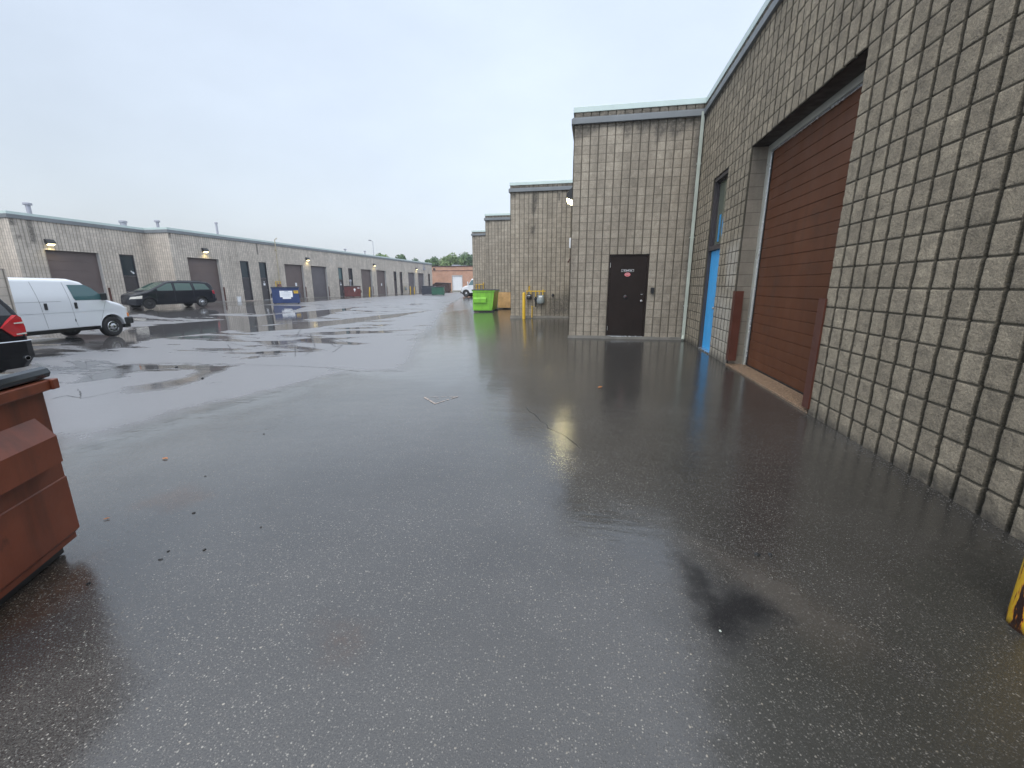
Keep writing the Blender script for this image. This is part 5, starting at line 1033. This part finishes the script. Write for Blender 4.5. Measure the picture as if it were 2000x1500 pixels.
# --- black vehicle at the left edge (tail towards us)
def suv():
    r=empty('parked_car',(-15.62,5.87,-.41),math.pi,'black sport utility vehicle cut off at the left edge, tail light towards the yard','car')
    top=[(-4.12,.80),(-4.10,1.05),(-4.02,1.22),(-3.75,1.66),(-3.6,1.76),(-3.0,1.82),(-1.6,1.84),(-1.2,1.78),(-.35,1.22),(.1,1.14),(.6,1.02),(.85,.85),(.9,.7)]
    bot=[(-4.12,.40),(-3.9,.34),(.9,.35)]; hw=[(-4.12,.84),(-4.06,.90),(-3.85,.95),(-3,.97),(0,.97),(.5,.92),(.9,.75)]
    c=Car(r,top,bot,hw,1.16,.26,1.84,'blackpaint',r=.10,wheels=[(0,.42),(-3.0,.42)],tr=.39)
    c.side('side_window',[(-1.15,1.62),(-1.5,1.68),(-1.5,1.24),(-.45,1.24)],'glassdark',off=.006)
    c.side('side_window',[(-1.6,1.69),(-2.55,1.69),(-2.6,1.25),(-1.6,1.24)],'glassdark',off=.006)
    c.side('side_window',[(-2.7,1.67),(-3.45,1.58),(-3.62,1.32),(-2.75,1.26)],'glassdark',off=.006)
    c.topp('rear_window',-4.0,-3.66,.98,.92,'glassdark')
    for sy in (-1,1):
        # wrap-around tail light: pointed towards the tailgate, tall at the corner
        m_=MB(); xo=lambda y:-4.125-.0
        pts=[(.50,1.01),(.80,1.26),(.845,1.20),(.86,.84),(.64,.84)]
        pts=[(.50,1.03),(.63,1.15),(.79,1.27),(.86,1.22),(.895,1.02),(.89,.85),(.66,.85)]; vs=[(-4.15+max(0,(y-.70))*.28,sy*y,z) for y,z in pts]; m_.prism(vs,(.16,0,0))
        vs=[(-4.085,.862),( -4.08,.862),(-3.86,.955),(-3.80,.965)]
        m_.prism([(-4.07,sy*.875,1.21),(-3.95,sy*.925,1.17),(-3.84,sy*.955,1.03),(-3.92,sy*.955,.85),(-4.08,sy*.90,.85)],(0,-sy*.04,0))
        t_=m_.build('tail_light',M['red'],r)
        m_=MB()
        for z in (1.12,.90): m_.prism([(-4.155,sy*.70,z),(-4.098,sy*.882,z+.012),(-4.098,sy*.886,z-.022),(-4.155,sy*.70,z-.02)],(-.008,sy*.006,0))
        m_.build('reversing_lens',M['lens'],t_)
        m_=MB(); m_.prism([(-4.16,sy*.55,.56),(-4.12,sy*.86,.60),(-4.12,sy*.87,.50),(-4.16,sy*.55,.49)],(-.006,0,0)); m_.build('reflector',M['red'],r)
        m_=MB(); m_.box((-.62,sy*(c.Y(-.6,1.25)+.1),1.28),(.1,.2,.15),0,.03); m_.build('wing_mirror',M['blackpaint'],r)
        m_=MB(); m_.lathe([(.045,0),(.05,.01),(.05,.10),(.04,.10),(.04,.0)],(-4.22,sy*.74,.40),'x',16); m_.build('exhaust_tip',M['chrome'],r,smooth=True)
    m_=MB()
    ring=[(-4.10,-.93),(-4.17,-.80),(-4.20,-.5),(-4.21,0),(-4.20,.5),(-4.17,.80),(-4.10,.93),(-3.80,.985),(-3.80,.9),(-3.9,0),(-3.80,-.9),(-3.80,-.985)]
    m_.prism([(x,y,.42) for x,y in ring],(0,0,.32)); m_.add([(x,y,.42) for x,y in ring]+[(x+.10 if x<-3.85 else x,y*.90,.20) for x,y in ring],[(i,(i+1)%12,12+(i+1)%12,12+i) for i in range(12)]+[tuple(range(12,24))]); m_.build('rear_bumper',M['blackpaint'],r)
    m_=MB(); m_.tube([(-4.10,-.935,.748),(-4.175,-.80,.75),(-4.205,-.5,.75),(-4.215,0,.75),(-4.205,.5,.75),(-4.175,.80,.75),(-4.10,.935,.748)],.012,6); m_.build('chrome_strip',M['chrome'],r)
    m_=MB(); m_.box((-4.13,0,.92),(.03,.6,.14)); m_.build('number_plate_recess',M['blackplastic'],r)
    c.wheel(0,.38,.24,'alloy',.25); c.wheel(-3.0,.38,.24,'alloy',.25)
suv()
# --- white truck far away, nose past the corner of the stepped building
def truck():
    r=empty('parked_truck',(-15.3,52.4,0),R_(176),'white truck with its nose showing behind the green dumpster','truck')
    top=[(-2.2,2.25),(-1.2,2.3),(-.75,2.2),(-.25,1.42),(.1,1.34),(.55,1.15),(.68,.95)]
    c=Car(r,top,[(-2.2,.5),(.68,.5)],[(-2.2,1.0),(.3,1.0),(.68,.82)],1.4,.14,2.3,'whitepaint',r=.12,wheels=[(0,.5)],tr=.43)
    c.side('side_window',[(-1.5,2.05),(-.75,2.05),(-.35,1.45),(-1.5,1.45)],'glassteal',off=.01); c.topp('windshield',-.72,-.30,.9,.97,'glassteal')
    m_=MB(); m_.b2((-6.6,-1.15,.75),(-2.25,1.15,3.0),.03); m_.build('cargo_box',M['white'],r)
    m_=MB(); m_.b2((-6.6,-.5,.45),(-1.8,.5,.75)); m_.build('chassis',M['blackplastic'],r)
    for sy in (-1,1):
        m_=MB(); m_.box((-.35,sy*1.2,1.65),(.1,.16,.42),0,.03); m_.build('wing_mirror',M['white'],r)
        m_=MB(); m_.box((.64,sy*.78,.95),(.08,.22,.16)); m_.build('headlight',M['lens'],r)
    m_=MB(); m_.box((.70,0,.55),(.18,1.8,.24),0,.03); m_.build('front_bumper',M['blackplastic'],r)
    c.wheel(0,.42,.22,'steel',.26); c.wheel(-4.6,.42,.22,'steel',.26)
truck()
# ---------------------------------------------------------------- trees beyond
def tree(x,y,h,r,mat,label,n=1500):
    root=empty('tree',(x,y,0),0,label,'tree','trees beyond the buildings'); rs=random.Random(int(x*31+y*7))
    mb=MB(); mb.tube([(0,0,0),(rs.uniform(-.2,.2),0,h*.35),(rs.uniform(-.4,.4),.1,h*.75)],[.22,.16,.05],8)
    blobs=[]
    for k in range(11):
        a=rs.uniform(0,6.28); rr=r*rs.uniform(.2,.75); zz=h*rs.uniform(.42,.93); rr*=max(.25,1-abs(zz/h-.6)*1.6); p=(rr*math.cos(a),rr*math.sin(a),zz); blobs.append((p,r*rs.uniform(.28,.5)))
        mb.tube([(0,0,h*rs.uniform(.25,.5)),(p[0]*.5,p[1]*.5,(p[2]+h*.4)/2+.3),p],[.09,.06,.02],5)
    mb.build('trunk',M['bark'],root)
    nb=len(blobs); idx=np.array([rs.randrange(nb) for _ in range(n)]); g=np.random.default_rng(int(abs(x)*13+y))
    c=np.array([blobs[i][0] for i in idx]); br=np.array([blobs[i][1] for i in idx]); d=g.normal(size=(n,3)); d/=np.linalg.norm(d,axis=1)[:,None]
    c=c+d*(br*g.uniform(.35,1.08,n)**.6)[:,None]*np.array([1,1,.85]); s=g.uniform(.14,.34,n)
    t=g.normal(size=(n,3)); t/=np.linalg.norm(t,axis=1)[:,None]; b2=np.cross(t,g.normal(size=(n,3))); b2/=np.linalg.norm(b2,axis=1)[:,None]
    V=np.stack([c-t*s[:,None],c+b2*(s*.6)[:,None],c+t*s[:,None],c-b2*(s*.6)[:,None]],1).reshape(-1,3)
    me=bpy.data.meshes.new('crown'); me.from_pydata(V.tolist(),[],[(4*i,4*i+1,4*i+2,4*i+3) for i in range(n)]); link_mesh('crown',me,M[mat],root)
tl=[(-37.5,114,9.3,3.6,'leafB','yellow green rounded tree'),(-34.5,117,10.2,3.6,'leafA','taller mid green tree with a pointed top'),(-40.5,116,9.0,3.2,'leafB','low yellow green tree'),(-31,114,9.6,3.4,'leafC','dark green tree'),
(-43.2,113,8.6,2.6,'leafA','thin green tree'),(-28,116,9.5,3.5,'leafA','broad green tree'),(-24.5,115,9,3.4,'leafB','light green tree'),(-47.5,112,9.0,2.0,'leafC','sparse small tree'),(-50.5,110,9.6,2.1,'leafA','sparse pale treetop'),(-54.5,108,10.3,2.6,'leafB','leafy treetop'),
(-21,117,9.5,3.4,'leafC','dark tree'),(-17.5,115,9,3.3,'leafA','green tree'),(-36,122,10,4,'leafC','tall dark tree'),(-45,119,9.2,3,'leafC','dim green tree')]
wh=['left of the roof unit above the brick building','behind the roof unit of the brick building','close to the corner of the grey building','right above the white door of the brick building','just over the far corner of the grey building','beside the stepped block walls','hidden mostly by the stepped block walls','over the far roof end of the grey building','over the grey roof, right of the light pole group','over the grey roof nearest the light pole','behind the stepped walls','farthest behind the stepped walls','rising behind the roof unit trees','behind the scupper on the grey building']
for k,(x,y,h,r_,mt,lb) in enumerate(tl): tree(x,y,h,r_,mt,(lb+' '+wh[k]),1100 if k in(7,8) else 2200)
# ---------------------------------------------------------------- thin wet haze
hb=MB(); hb.b2((-130,-25,-1.6),(60,175,12.5)); hz=hb.build('haze',None)
hm=bpy.data.materials.new('haze_air'); hm.use_nodes=True; hn=hm.node_tree; hn.nodes.clear(); ho=hn.nodes.new('ShaderNodeOutputMaterial'); hv=hn.nodes.new('ShaderNodeVolumePrincipled')
hv.inputs['Color'].default_value=(.86,.91,1,1); hv.inputs['Density'].default_value=.0006; hn.links.new(hv.outputs[0],ho.inputs['Volume']); hz.data.materials.append(hm); tag(hz,'thin grey drizzle haze softening the far buildings',kind='stuff')
scene.cycles.volume_bounces=1
